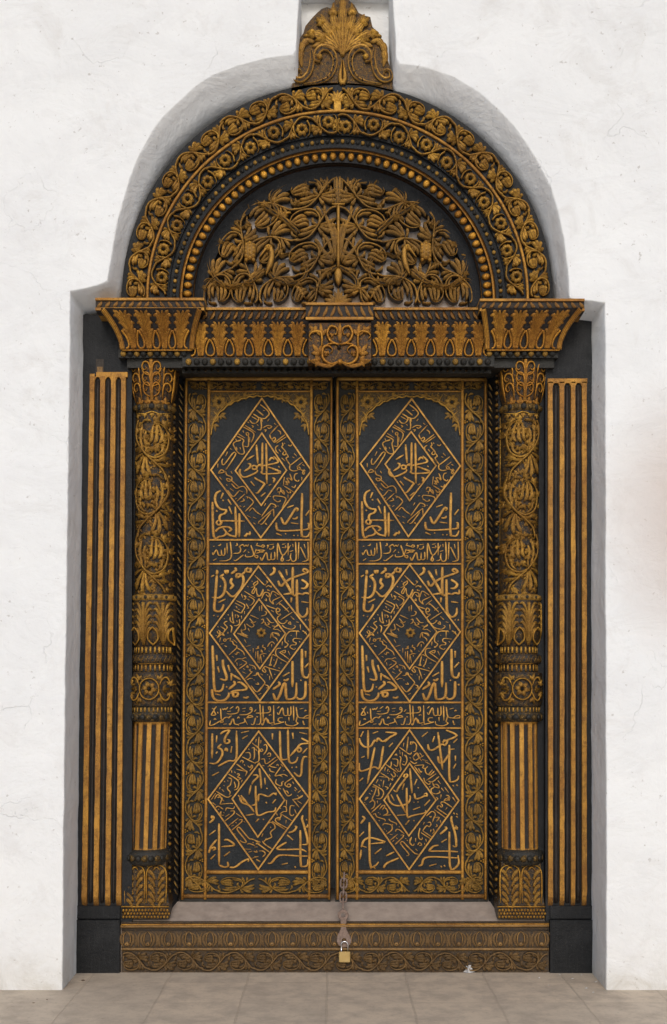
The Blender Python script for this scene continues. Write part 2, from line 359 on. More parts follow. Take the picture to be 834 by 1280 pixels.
# ------------------------------------------------------------------ wall and floor
def wall():
    left = [(78, 1246), (80, 1000), (84, 700), (87.5, 440), (88, 364), (104, 361), (121, 357), (134, 351), (137, 335), (141, 308), (148, 272), (155, 248),
            (163, 222), (175, 192), (190, 165), (205, 145), (222, 128), (245, 108), (268, 94), (298, 82), (330, 74), (366, 69), (370, 62), (371, 45), (372, 20), (374, -10), (374, -60)]
    right = [(491, -60), (491, -10), (492, 20), (494, 45), (495, 72), (500, 80), (530, 84), (565, 96), (600, 117), (622, 136), (642, 157), (660, 182), (674, 206), (688, 234),
             (697, 262), (705, 298), (710, 335), (712, 372), (720, 375), (740, 376), (756, 378), (757, 440), (757, 700), (758, 1000), (758, 1246)]
    fl = np.array(left + right, float)
    # resample + hand-trowelled wobble
    pts = [fl[0]]
    for a, b in zip(fl[:-1], fl[1:]):
        n = max(1, int(np.linalg.norm(b - a) / 9))
        for i in range(1, n + 1): pts.append(a + (b - a) * i / n)
    P = np.array(pts); rs = np.random.RandomState(3)
    wob = rs.normal(0, .32, P.shape); wob = (wob + np.roll(wob, 1, 0) + np.roll(wob, -1, 0)) / 2
    wob[:2] = 0; wob[-2:] = 0; P += wob
    # wall face leans back as it rises, shaped so the splayed reveal catches more light
    YF = np.interp(P[:, 1], [-80, 200, 1240], [-.07, -.09, -.30]); k = (D + YF) / D
    X = (P[:, 0] - 417) / 300 * k; Z = ZC + (860 - P[:, 1]) / 300 * k
    Z[0] = Z[-1] = -.02
    yfz = lambda z: float(np.interp(z, [-.02, 3.3, 4.2, 6], [-.30, -.09, -.07, -.04]))
    YF = np.array([yfz(z) for z in Z]); T_Y = .03
    kb = (D + T_Y) / D * (D - .30) / D                  # inner edge of the splayed reveal, at the frame
    XB = (P[:, 0] - 417) / 300 * kb; ZB = ZC + (860 - P[:, 1]) / 300 * kb; ZB[0] = ZB[-1] = -.02
    Q = np.stack([X, Z], 1)
    d = np.gradient(Q, axis=0); d /= np.linalg.norm(d, axis=1, keepdims=True)
    nr = np.stack([-d[:, 1], d[:, 0]], 1)      # points into the wall
    if nr[2, 0] > 0: nr = -nr
    nr[0] = nr[1]; nr[-1] = nr[-2]
    n = len(Q); mid = np.argmin(np.abs(Q[:, 0] - (432 - 417) / 300) - 10 * (Q[:, 1] > 3.8))
    rings = [(.006, 0, 0), (.0025, .0006, 0), (.0007, .0025, 0), (0, 0, .06), (0, 0, .3), (0, 0, .65), (0, 0, 1), (0, .1, 1)]
    V = []
    for off, dy, t in rings:
        for i in range(n):
            x, z = (Q[i] + nr[i] * off) * (1 - t) + np.array([XB[i], ZB[i]]) * t
            V.append((x, YF[i] * (1 - t) + T_Y * t + dy, z))
    F = []
    for a in range(len(rings) - 1):
        F += [(a * n + i, a * n + i + 1, (a + 1) * n + i + 1, (a + 1) * n + i) for i in range(n - 1)]
    sm = [True] * len(F)
    # front face: joined to an outer rectangle in strips
    o = len(V); W, T = 3.2, 5.2
    def outer(i):
        x, z = V[i][0], V[i][2]
        if i < n * .5: return (-W, z)
        return (W, z)
    nl = len([i for i in range(n) if Q[i, 0] < (432 - 417) / 300])
    topL = int(np.argmax(Q[:nl, 1])); topR = nl + int(np.argmax(Q[nl:, 1]))
    # left and right halves as polygons, triangulated by bmesh
    import bmesh
    bm = bmesh.new()
    bv = [bm.verts.new(v) for v in V]
    for f in F: bm.faces.new([bv[i] for i in f]).smooth = True
    zl = np.maximum.accumulate(np.array([V[i][2] for i in range(nl)]) + np.arange(nl) * 1e-5)
    zr = np.maximum.accumulate(np.array([V[i][2] for i in range(n - 1, nl - 1, -1)]) + np.arange(n - nl) * 1e-5)[::-1]
    zt = max(zl[-1], zr[0]) + .02
    ol = [bm.verts.new((-W, yfz(z), z)) for z in zl]; orr = [bm.verts.new((W, yfz(z), z)) for z in zr]
    for i in range(nl - 1): bm.faces.new([ol[i], ol[i + 1], bv[i + 1], bv[i]])
    for i in range(n - nl - 1): bm.faces.new([orr[i], orr[i + 1], bv[nl + i + 1], bv[nl + i]])
    a1 = bm.verts.new((-W, yfz(T), T)); a2 = bm.verts.new((W, yfz(T), T))
    m1 = bm.verts.new((V[nl - 1][0], yfz(T), T)); m2 = bm.verts.new((V[nl][0], yfz(T), T))
    bm.faces.new([ol[-1], a1, m1, bv[nl - 1]]); bm.faces.new([bv[nl], m2, a2, orr[0]]); bm.faces.new([bv[nl - 1], m1, m2, bv[nl]])
    # head of the slot above the crest, outer sides and back so the wall is solid
    q = [bm.verts.new((x, 1.0, z)) for x, z in ((-W, -.02), (-W, T), (W, T), (W, -.02))]
    bm.faces.new([ol[0]] + q[:2] + [a1] + ol[:0:-1]); bm.faces.new([a1, q[1], q[2], a2, m2, m1]); bm.faces.new([a2, q[2], q[3]] + orr[::-1]); bm.faces.new(q)
    bm.faces.new([bv[nl - 1], bv[nl], bv[(len(rings) - 1) * n + nl], bv[(len(rings) - 1) * n + nl - 1]])
    bk = [bm.verts.new((x, .085, z)) for x, z in ((-.26, 3.55), (-.26, 4.35), (.36, 4.35), (.36, 3.55))]; bm.faces.new(bk)      # plaster behind the crest
    me = bpy.data.meshes.new("plaster_wall"); bm.to_mesh(me); bm.free()
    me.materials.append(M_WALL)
    ob = bpy.data.objects.new("plaster_wall", me); COL.objects.link(ob)
    ob['label'] = "rough whitewashed plaster wall with a deep arched recess around the carved doorway"; ob['category'] = "wall"
    return ob
wall()
fl = link_mesh("floor", [(-9, -1.2, 0), (9, -1.2, 0), (9, .9, 0), (-9, .9, 0)], [(0, 1, 2, 3)], M_FLOOR); fl['kind'] = "structure"
# keep the tile pattern in world position
fl.data.transform(__import__('mathutils').Matrix.Translation(fl.location)); fl.location = (0, 0, 0)

cy = link_mesh("unseen_bounce_ground", [(-14, -24, -.005), (14, -24, -.005), (14, -1.15, -.005), (-14, -1.15, -.005)], [(0, 1, 2, 3)], simple("pale_bounce_ground", (.86, .84, .80), (.80, .78, .74), 3, .9)); cy['kind'] = "structure"  # unseen pale ground, added to bounce light up into the arch and reveals
# ------------------------------------------------------------------ the door frame
FR = thing("carved_door_frame", "tall black and gilded carved wooden door surround with arched top, columns and lintel, set in the white wall", "door frame", (0, 0, 0))
def part_root(name, parent, loc, label=None):
    o = bpy.data.objects.new(name, None); COL.objects.link(o); o.parent = parent; o.empty_display_size = .05
    o.location = np.array(loc) - WLOC[parent]; WLOC[o] = np.array(loc, float)
    if label: o['label'] = label
    return o
AC = (422., 373.)
def arc(r, a):                    # a: 0 at the left springing, pi at the right
    rx = r + (270 - r) * .11
    return AC[0] - rx * math.cos(a), AC[1] - r * math.sin(a)
def arcs(r, n=90, a0=-.02, a1=pi + .02): return [arc(r, a) for a in np.linspace(a0, a1, n)]

# black boards
b = Rel(0, under=0)
b.prism([(103, 394), (109, 392), (114, 394), (165, 392), (165, 1216), (87, 1216), (90, 1130), (95, 900), (99, 700), (102, 500)], -30, 0, 0, .5)
b.prism([(682, 392), (730, 396), (733, 399), (742, 398), (743, 500), (742, 700), (741, 900), (743, 1130), (744, 1216), (682, 1216)], -30, 0, 0, .5)
for u in (165, 682 - 8): b.box(u, 392, u + 8, 1216, -40, -12, 0, .5)
b.build("jamb_board", M_BLACK, FR)
def ring(R, r0, r1, h0, h1, hin, g=0, tone=.5, n=96, a0=-.03, a1=pi + .03):
    """flat arched band with inner and outer edges turned back to hin"""
    A = np.linspace(a0, a1, n)
    rr = [(r1, hin), (r1, h1), (r0, h0), (r0, hin)]
    for j in range(3):
        U = np.array([[arc(r, a)[0] for r, _ in rr[j:j + 2]] for a in A]); V = np.array([[arc(r, a)[1] for r, _ in rr[j:j + 2]] for a in A])
        H = np.array([[h for _, h in rr[j:j + 2]] for a in A], float)
        R.grid(U, V, H, g, tone, False)
AR = part_root("arch", FR, (0, 0, 1.6 + 1.2))
r = Rel(0, under=0)
rs = np.random.RandomState(5)
ring(r, 204, 269.5, 0, 0, -34); ring(r, 190, 204.4, -4, -4, -34); ring(r, 171, 190.4, -9, -9, -36); ring(r, 154, 171.4, -20, -12, -40)
r.build("arch_board", M_BLACK, AR)
def apath(r0, flip=False):
    L = pi * r0
    return (lambda s, t: arc(r0 + t, (s / L) * pi)), L
r = Rel(0); p, L = apath(249)
half = L / 2
strip(r, lambda s, t: arc(250 + t, s / L * pi), half - 5, 13.6, 34, 1, .31, 6.5, berries=False)
strip(r, lambda s, t: arc(250 + t, pi - s / L * pi), half - 5, 13.6, 34, 1, .31, 6.5, berries=False)
for sg in (-1, 1):                                   # palmette at the crown of the arch
    r.ribbon([(422 + sg * 2, 139), (422 + sg * 10, 137), (422 + sg * 16, 130), (422 + sg * 12, 118), (422 + sg * 20, 115), (422 + sg * 25, 121)], 3.4, 4, tone=.8)
for a in (-1.1, -.75, -.38, 0, .38, .75, 1.1): r.ribbon([(422, 130), (422 + 14 * sin(a) * .6, 130 - 12 * cos(a)), (422 + 17 * sin(a), 128 - 15 * cos(a))], 4.4, 4.2, 'leaf', 'leaf', tone=.9)
r.line((412, 127), (432, 127), 3, 4, 'round'); r.box(416, 127, 428, 139, -1, 3, .9, .5, (2, 0))
r.build("scroll_band", M_ARCH, AR)
r = Rel(0); p, L = apath(218)
strip(r, lambda s, t: arc(217 + t, pi / 2 - s / L * pi), L / 2 - 3, 12.4, 34.2, 1, .31, 6, rosette=8.6, berries=False)
strip(r, lambda s, t: arc(217 + t, pi / 2 + s / L * pi), L / 2 - 3, 12.4, 34.2, -1, .31, 6, rosette=8.6, berries=False)
r.rosette(422, 157, 8.5, 9, 4.2, .9)
r.build("rosette_band", M_ARCH, AR)
r = Rel(0)
r.ribbon(arcs(233.5), 5, 3.2, 'round', 'none', tone=.62, step=5)
r.ribbon(arcs(187), 4.2, -3, 'round', 'none', tone=.7, step=5, h0=-3)
r.ribbon(arcs(169.6), 1.8, 2, 'round', 'none', tone=.95, step=5, h0=-10)
r.build("gilt_fillet", M_RAIL, AR)
r = Rel(.013); nb = 101
for i in range(nb):
    a = pi * (i + .5) / nb; u, v = arc(196, a)
    r.dome(u, v, 2.7, 2.9, 3.4, g=.9 if i % 2 else .12, tone=random.uniform(.1, .6))
r.build("bead_moulding", M_DULL, AR)
r = Rel(.03); ne = 52
for i in range(ne):
    a = pi * (i + .5) / ne; u, v = arc(177.5, a)
    r.dome(u, v, 4.5, 6.2, 5.2, ang=a + pi / 2 + pi / 2 * 0 - pi, g=1, tone=random.uniform(.45, 1))
r.build("egg_moulding", M_GOLD, AR)

# ---- fretwork in the arch: openwork leaves and birds, pale board behind
TY = part_root("tympanum", FR, (0, .1, 2.9))
b = Rel(.118, under=0)
b.prism([arc(185, a) for a in np.linspace(-.15, pi + .15, 40)], -8, 0, 0, .5)
b.build("backing_board", M_BACK, TY)
def PT(txt, x0, y0, s):
    if (x0, y0) == (250, 208): x0, y0, s = 422.5 - (422.5 - 250) * 1.075, 383 - (383 - 208) * 1.075, s / 1.075
    return [tuple((float(c) / s + o) for c, o in zip(p.split(','), (x0, y0))) for p in txt.split()]
r = Rel(.075, under=9)
TS = [  # width, height, profile, path, left half in drawing units
    (8.5, 5, 'hollow', "600,430 530,360 475,290 460,210 490,150 550,118 615,135 650,195 640,250 600,275 570,245"),
    (8, 5, 'hollow', "590,400 490,335 410,285 335,258 265,282 228,335 245,385 295,400 325,365"),
    (8, 4, 'leaf', "575,385 490,350 400,342 350,355"), (9, 5, 'leaf', "570,375 470,368 370,430"),
    (8, 4, 'leaf', "228,320 215,400 180,445 110,470"), (7, 4, 'leaf', "205,400 150,425 115,450"), (6, 3, 'leaf', "330,360 350,400 340,440"), (7, 4, 'leaf', "300,390 330,430 310,470"),
    (9, 5, 'leaf', "440,505 455,560 430,620 420,700"), (6, 4, 'round', "440,505 412,540 385,568"),
    (7, 4, 'leaf', "450,500 470,470 520,480"), (8, 4, 'leaf', "300,590 360,600 410,560"),
    (8.5, 5, 'hollow', "420,640 330,705 230,735 150,690 108,610 118,530 180,488 250,505 290,555 265,605 215,600"),
    (7.5, 5, 'hollow', "350,715 200,728 100,692 35,700 15,750 45,795 90,770"),
    (7, 4, 'leaf', "300,720 190,740 110,765"), (7, 4, 'leaf', "260,735 180,790 150,800"), (7, 4, 'leaf', "120,640 60,620 40,560"), (7, 4, 'leaf', "110,690 60,660 25,620"), (6, 3, 'leaf', "100,600 90,540 110,490"),
    (8.5, 5, 'hollow', "425,630 480,690 560,712 630,685 650,620 615,560 550,545 505,560 490,520"),
    (7, 4, 'leaf', "620,680 700,665 760,640"), (8, 5, 'leaf', "600,700 690,745 770,795"), (8, 4, 'leaf', "540,705 510,760 480,805"), (7, 4, 'leaf', "560,705 590,770 640,800"),
    (8, 4, 'leaf', "425,640 360,705 335,770"), (8, 4, 'leaf', "420,700 400,760 380,805"), (8, 4, 'leaf', "430,700 460,760 450,805"), (7, 4, 'leaf', "400,710 430,780 480,800"), (7, 4, 'leaf', "230,740 250,780 280,800"),
    (8, 4, 'leaf', "470,650 540,632 610,598"), (7, 4, 'leaf', "480,660 530,660 580,650"), (8, 4, 'leaf', "390,630 310,670 250,650"), (7, 4, 'leaf', "380,650 310,690 260,680"), (7, 4, 'leaf', "230,720 180,660 185,590"), (6, 4, 'leaf', "215,720 150,670 140,600"),
    (11, 6, 'leaf', "720,410 650,360 560,318"), (6, 4, 'round', "565,320 540,325 530,340"), (8, 4, 'leaf', "660,330 660,270 720,230"), (8, 4, 'leaf', "640,250 720,215 800,255"), (7, 4, 'leaf', "660,190 720,200 780,240"), (7, 4, 'leaf', "700,400 700,330 680,270"),
    (8, 4, 'leaf', "800,600 750,540 700,480"), (8, 4, 'leaf', "805,590 770,480 715,410"), (9, 5, 'leaf', "812,580 790,430 735,290"), (8, 4, 'leaf', "815,520 810,430 780,350"), (9, 5, 'leaf', "670,610 715,570 745,520"), (7, 4, 'leaf', "690,600 740,590 790,600"), (7, 4, 'leaf', "800,620 750,640 700,640"),
    (8, 4, 'hollow', "815,620 760,650 720,700 735,760 790,790"), (7, 4, 'leaf', "760,650 690,700 700,760"), (7, 4, 'leaf', "720,720 680,770 700,805"),
    (8, 4, 'leaf', "470,430 530,500 500,560"), (8, 4, 'leaf', "530,425 570,500 540,550"), (8, 4, 'leaf', "600,430 650,510 620,570"), (8, 4, 'leaf', "660,430 690,500 650,570"), (7, 4, 'leaf', "570,430 640,440 720,420"), (7, 4, 'leaf', "720,420 690,470 700,540"),
    (8, 4, 'leaf', "460,270 420,220 430,160"), (7, 4, 'leaf', "450,290 400,260 365,200"), (6, 3, 'leaf', "560,300 540,250 500,230"), (6, 3, 'leaf', "540,300 570,260 600,250"), (7, 4, 'leaf', "590,420 600,340 630,290"), (6, 3, 'leaf', "455,420 400,440 360,430"),
]
for k_, (rr_, hw_, cl) in enumerate(((139, 18, 50), (103, 18.5, 52), (66, 18.5, 50), (29, 17, 44))):
    Lq = pi / 2 * rr_ * 1.04 - 4
    for sg in (-1, 1):
        strip(r, lambda s, t: (AC[0] + .5 + sg * (rr_ + t + (163 - rr_ - t) * .08 + 5) * math.cos(s / rr_ * .98) * 1.04, AC[1] + 7 - (rr_ + t) * math.sin(s / rr_ * .98) * 1.02), Lq, hw_, cl, 1 if k_ % 2 else -1, .21, 5, berries=False)
for mir in (0, 1):
    fx = (lambda p: [(845 - u, v) for u, v in p]) if mir else (lambda p: p)
    for wd, ht, pf, tx in TS:
        pts = fx(PT(tx, 250, 208, 4.766))
        keep = [(u, v) for u, v in pts if ((u - AC[0]) / 171) ** 2 + ((v - AC[1]) / 158) ** 2 < 1.02 or v > AC[1]]
        if len(keep) < 2: continue
        if pf == 'leaf' and float(tx.split(',')[0]) < 780: continue
        if pf == 'leaf' and len(keep) == 3:           # lobed acanthus leaf: a long middle lobe and shorter ones curling off it
            (ua, va), (ub, vb), (uc, vc) = keep; ln = math.hypot(uc - ub, vc - vb) + .5 * math.hypot(ub - ua, vb - va); an = math.atan2(vc - vb, uc - ub); tt = random.uniform(.25, 1)
            r.ribbon(keep, wd * .6, ht + 2, 'leaf', 'leaf', tone=tt)
            for sg in ():
                for f_, k_ in ((.25, .62), (.6, .5)):
                    bu, bv_ = ua + (ub - ua) * f_ * 1.2, va + (vb - va) * f_ * 1.2; a_ = an + sg * .35
                    r.ribbon([(bu, bv_), (bu + ln * k_ * .5 * math.cos(a_), bv_ + ln * k_ * .5 * math.sin(a_)), (bu + ln * k_ * math.cos(a_ + sg * .45), bv_ + ln * k_ * math.sin(a_ + sg * .45))], wd * .6, ht + 1, 'leaf', 'plume', tone=tt * random.uniform(.5, 1))
        else:
            r.ribbon(keep, wd * .62, ht + 3, pf, 'out' if pf == 'hollow' else 'leaf', tone=random.uniform(.1, .6))
            Q = smooth_path(keep, 2); k0 = len(Q) // 7 + 3
            for j in range(k0, len(Q) - 4, 12):
                a_ = math.atan2(*(Q[j + 1] - Q[j - 1])[::-1]); sg = 1 if (j // 8) % 2 else -1
                r.fan(Q[j][0], Q[j][1], a_ + sg * .75, 9.5, 3.2, 3, .5, ht + 2.5, curl=sg * .5, tone=random.uniform(.3, 1))
    for k in range(3): r.ribbon(fx(PT(["640,790 600,730 560,712", "150,690 120,720 90,740", "330,700 350,660 400,640"][k], 250, 208, 4.766)), 6, 4, tone=.2)
rs = np.random.RandomState(11); fill = []
for a in np.linspace(.06, 1.5, 13):                  # curls along the rim
    u, v = AC[0] - 160 * math.cos(a), AC[1] - 144 * math.sin(a)
    for q_ in (-.75, -.1, .6):
        an = math.atan2(-sin(a), -cos(a)) + q_ + (.5 if len(fill) % 2 else -.5)
        fill.append(([(u + 12 * cos(a), v + 11 * sin(a)), (u + 5 * cos(a) + 7 * cos(an) * .6, v + 5 * sin(a) + 7 * sin(an) * .6), (u + 5 * cos(a) + 19 * cos(an), v + 5 * sin(a) + 17 * sin(an))], 5.4, 'leaf', 'leaf', 2.5))
fill = [f_ for f_ in fill if ((f_[0][-1][0] - AC[0]) / 178) ** 2 + ((f_[0][-1][1] - AC[1]) / 164) ** 2 < 1]
fill = []
while len(fill) < 2:
    x, z = rs.uniform(0, 1), rs.uniform(0, 1)
    u, v = AC[0] - 168 * x, AC[1] + 6 - 155 * z
    if ((u - AC[0]) / 166) ** 2 + ((v - AC[1]) / 152) ** 2 > 1: continue
    a = rs.uniform(0, 6.28); L_ = rs.uniform(10, 18); c_ = rs.uniform(-2.2, 2.2)
    fill.append(([(u, v), (u + L_ * .5 * cos(a), v + L_ * .5 * sin(a)), (u + L_ * .9 * cos(a + c_ * .5), v + L_ * .9 * sin(a + c_ * .5))], rs.uniform(4, 5.5), 'leaf', 'leaf', rs.uniform(-2, 2)))
for P, wd, pf, en, hh in fill:
    for mir in (0, 1): r.ribbon([(845 - u, v) for u, v in P] if mir else P, wd, max(1, hh + 3), pf, en, tone=random.uniform(0, .7), h0=min(0, hh - 2))
r.line((423, 256), (423, 335), 5.5, 6, 'round', tone=.4)
r.ribbon([(423, 205), (423, 240), (423, 256)], 14, 6, 'leaf', 'leaf', tone=.0); r.line((415, 257), (431, 257), 4, 6.5, 'round', tone=.8)
for sg in (-1, 1):
    r.rosette(423 + sg * 20, 231, 9, 6, 5, .5); r.ribbon([(423, 256), (423 + sg * 9, 246), (423 + sg * 9, 232)], 6, 4, 'leaf', 'leaf', tone=0)
    r.ribbon([(423 + sg * 36, 232), (423 + sg * 44, 238), (423 + sg * 30, 244)], 6, 4, 'leaf', 'leaf', tone=.2)
    for a in (.25, .7, 1.15): r.ribbon([(423, 381), (423 + sg * sin(a) * 12, 381 - cos(a) * 11), (423 + sg * sin(a) * 19, 381 - cos(a) * 17)], 6, 5, 'leaf', 'leaf', tone=.6)
r.ribbon([(423, 381), (423, 360)], 6, 5, 'leaf', 'leaf', tone=.6)
r.ribbon([(423, 335), (423, 348), (423, 358)], 13, 7, 'round', 'leaf', tone=.4)
r.build("fretwork", M_FRET, TY)
for mir in (0, 1):                                    # the two birds facing outwards
    r = Rel(.06, under=10); fx = (lambda p: [(845 - u, v) for u, v in p]) if mir else (lambda p: p)
    r.ribbon(fx(PT("425,660 452,590 455,530 438,500 415,520", 250, 208, 4.766)), 9, 7, 'round', 'taper', tone=.6)
    r.ribbon(fx(PT("440,505 415,532 388,566", 250, 208, 4.766)), 5.5, 6.5, 'round', 'out', tone=.7)
    u, v = fx(PT("438,512", 250, 208, 4.766))[0]; r.dome(u, v, 5, 4.4, 8, tone=.7); r.dome(u, v, 1.5, 1.5, 9, g=0)
    u, v = fx(PT("335,528", 250, 208, 4.766))[0]
    r.dome(u, v, 9, 13.5, 6, g=.8, tone=.2)
    for a in range(-1, 2):
        for k in range(-2, 3): r.dome(u + a * 4.6, v + k * 4.6 + (a % 2) * 2.2, 2.6, 2.8, 7.4 - abs(a) - abs(k) * .5, tone=.6)
    r.build("bird", M_FRET, TY)

# ---- crest on top of the arch
CR = part_root("crest", FR, (0, 0, 3.9))
b = Rel(0, under=0)
b.prism(PT("48,640 62,560 72,480 85,380 92,300 135,230 150,180 200,120 235,85 262,62 300,48 345,68 352,10 365,-50 400,-95 440,-50 455,5 490,35 520,90 560,108 600,118 615,185 660,240 690,285 712,390 740,470 752,560 760,640 600,600 408,588 200,600", 355, 0, 5.56), -24, 0, .42, .1)
b.build("crest_board", M_ARCH, CR)
r = Rel(0)
for sg in (-1, 1):
    q = lambda tx: [(428.4 + sg * (x - 408) / 5.56, y / 5.56) for x, y in [tuple(map(float, p.split(','))) for p in tx.split()]]
    r.ribbon(q("560,420 590,410 580,365 545,340 500,350 465,400 465,470 500,540 570,575 680,590"), 9.5, 6, 'hollow', 'out', tone=.25)
    r.dome(*q("570,400")[0], 4.4, 4.4, 6, tone=.7)
    r.ribbon(q("630,330 620,420 640,510 690,560 740,550 735,500 700,495 695,525"), 7.5, 5, 'hollow', 'taper', tone=.3)
    for i, pth in enumerate(("410,400 420,250 412,80 405,-70", "415,380 450,230 475,120 470,20", "420,370 480,260 540,180 590,125", "425,350 520,280 600,240 680,255", "600,300 660,290 700,360 720,440", "430,350 500,320 560,310 620,330", "440,300 500,210 545,130 560,100", "640,300 690,320 700,400 690,470")):
        P = q(pth); r.ribbon(P, (12, 12, 13, 12, 8, 10, 11, 9)[i], 7 - .4 * i, 'leaf', 'leaf', tone=(.25, .3, .7, .75, .3, .5, .2, .4)[i], wob=.1)
        if i in (2, 3, 1):
            for k in (1, 2): r.fan(*P[k], math.atan2(P[-1][1] - P[k][1], P[-1][0] - P[k][0]), 20 - 4 * k, 6, 4, .5, 8, tone=.9)
    for t in "470,400 468,430 472,470 490,510 515,540 545,562 500,362".split(): r.dome(*q(t)[0], 1.1, 1.1, 5.2, g=0)
    r.ribbon(q("408,590 425,540 412,420"), 8, 4, 'round', 'out', tone=.2)
r.build("palmette", M_ARCH, CR)

# ---- lintel
LI = part_root("lintel", FR, (0, -.05, 2.6))
def slab(r, u0, u1, v0, v1, h1, flip):
    r.box(u0, v0, u1, v1, -40, h1, .12, .3)
    r.box(u0 - .6, v0 - .5, u1 + .6, v0 + 3.6, -50, h1 + 2.4, 1, .6, (.6, .6)); r.box(u0 - .6, v1 - 4, u1 + .6, v1 + .4, -50, h1 + 2.4, 1, .75, (.6, .6))
    n = int((u1 - u0) / 10); m = (u0 + u1) / 2
    for i in range(n + 1):
        u = u0 + 2 + (u1 - u0 - 8) * i / n; sg = flip if flip else (1 if u < m - 4 else -1)
        a = u + 6 if sg > 0 else u; bb = u if sg > 0 else u + 6
        rr.ribbon([(bb, v1 - 4), ((a + bb) / 2 + sg, (v0 + v1) / 2), (a, v0 + 3.6)], 4.2, 3, 'leaf', 'leaf', tone=random.uniform(.2, .7), h0=h1)
rr = Rel(-.09); r = Rel(-.09, under=0)
slab(r, 251, 382, 383, 403, -6, 1); slab(r, 467, 598, 383, 403, -6, -1); slab(r, 382.5, 466.5, 380, 401.5, 4, 0)
slab(r, 122.5, 257, 377.5, 393, 14, 0); slab(r, 598, 727.5, 378.5, 394, 14, 0)
r.build("cornice", M_RAIL, LI); rr.build("twisted_ribbon", M_RAIL, LI)
def cyma(v0, v1, h0, h1):            # from h0 at the top to h1 at the bottom, hollow profile
    return lambda u, v: h1 + (h0 - h1) * np.clip((v1 - v) / (v1 - v0), 0, 1) ** 1.7
def leaf_row(R, u0, u1, v0, v1, n, edge=None):
    """row of acanthus: plumes with teardrop eyes between them"""
    c = (u1 - u0) / n; H = v1 - v0
    X = edge or (lambda u, v: u)
    E = lambda pts: [(X(a, b_), b_) for a, b_ in pts]
    tn = lambda: random.uniform(.35, 1)
    for i in range(n + 1):
        u = u0 + i * c
        for sg in (-1, 1):
            if (i == 0 and sg < 0) or (i == n and sg > 0): continue
            R.ribbon(E([(u + sg * c * .02, v0 + H * .50), (u + sg * c * .16, v0 + H * .66), (u + sg * c * .22, v0 + H * .84), (u + sg * c * .14, v1 - 2), (u, v1 - 1)]), c * .14, 4, 'round', 'none', tone=tn())
            R.ribbon(E([(u + sg * c * .40, v1 - 1), (u + sg * c * .34, v0 + H * .66), (u + sg * c * .24, v0 + H * .50), (u + sg * c * .08, v0 + H * .46)]), c * .25, 3.7, 'leaf', 'plume', tone=tn())
            R.ribbon(E([(u + sg * c * .42, v1 - 2), (u + sg * c * .36, v0 + H * .46), (u + sg * c * .24, v0 + H * .30), (u + sg * c * .07, v0 + H * .31)]), c * .28, 3.9, 'leaf', 'plume', tone=tn())
    for i in range(n):
        u = u0 + (i + .5) * c
        for sg in (-1, 1):
            R.ribbon(E([(u + sg * c * .10, v1 - 1), (u + sg * c * .13, v0 + H * .42), (u + sg * c * .26, v0 + H * .14), (u + sg * c * .46, v0 + H * .13)]), c * .30, 4.0, 'leaf', 'plume', tone=tn())
            R.ribbon(E([(u + sg * c * .06, v1 - 1), (u + sg * c * .09, v0 + H * .4), (u + sg * c * .17, v0 + H * .1), (u + sg * c * .30, v0 + .5)]), c * .28, 4.4, 'leaf', 'plume', tone=tn())
        R.ribbon(E([(u, v1 - .5), (u, v0 + H * .4), (u, v0 + .5)]), c * .30, 5.0, 'leaf', 'plume', tone=tn())
def sheet(R, u0, u1, v0, v1, g, edge=None, side=40, tone=.3):
    V, U = np.meshgrid(np.linspace(v0, v1, 16), np.linspace(u0, u1, 12), indexing='ij')
    if edge: U = edge(U, V)
    R.grid(U, V, np.zeros_like(U), g, tone)
    b0 = R.base; 
    for j in (0, -1):
        Ue = np.stack([U[:, j], U[:, j]], 1); Ve = np.stack([V[:, j], V[:, j]], 1)
        H = np.stack([np.zeros(16), -side - b0(U[:, j], V[:, j])], 1); R.grid(Ue, Ve, H, g, tone)
for u0, u1 in ((236, 386), (464, 613)):
    f = cyma(402, 446, 8, -9); r = Rel(-.07, f)
    sheet(r, u0, u1, 402, 446, .1); leaf_row(r, u0 + 2, u1 - 2, 404, 444, 6)
    r.line((u0, 445.5), (u1, 445.5), 2.4, 2.5, 'round', tone=.95); r.build("acanthus_frieze", M_GOLD, LI)
# bracket in the middle
r = Rel(-.10, under=1)
r.box(383, 401, 467, 455, -34, -1.5, .36, .1, (3, 2)); r.base = lambda u, v: -1.5 + 0 * u
for sg in (-1, 1):
    q = lambda tx: [(425 + sg * (x - 345) / 6.415, 370 + y / 6.415) for x, y in [tuple(map(float, p.split(','))) for p in tx.split()]]
    r.ribbon(q("345,520 420,545 480,500 480,420 440,400 405,430 420,460"), 5, 5, tone=.8)
    r.ribbon(q("345,390 420,360 445,300 420,245 370,260 375,310 400,300"), 4.6, 5, tone=.5)
    r.ribbon(q("345,520 440,560 560,530 600,500"), 5, 4, 'leaf', 'leaf', tone=.9)
    r.ribbon(q("490,430 495,300 560,290 590,320 570,345"), 4.4, 5, tone=.6)
    r.fan(*q("500,470")[0], math.atan2(-100, sg * 80), 17, 6, 3, .4, 5, tone=.9); r.fan(*q("490,320")[0], math.atan2(-100, sg * 10), 16, 5, 3, .5, 5, tone=.8)
    r.fan(*q("540,290")[0], math.atan2(-60, sg * 60), 12, 5, 3, .5, 5); r.fan(*q("500,520")[0], math.atan2(0, sg * 60), 14, 5, 3, .5, 5, tone=.9)
    r.ribbon(q("350,395 400,380 480,400"), 3.4, 4, tone=.6); r.fan(*q("400,300")[0], math.atan2(30, sg * 30), 7, 3.4, 2, .5, 4)
    r.fan(*q("440,470")[0], math.atan2(-30, sg * 40), 8, 4, 3, .6, 4.5)
r.ribbon([(425, 428), (425, 412), (425, 403)], 6, 5, 'leaf', 'leaf', tone=.8); r.dome(424, 434, 2.6, 3, 5, g=0); r.dome(425, 452, 4, 4, 5)
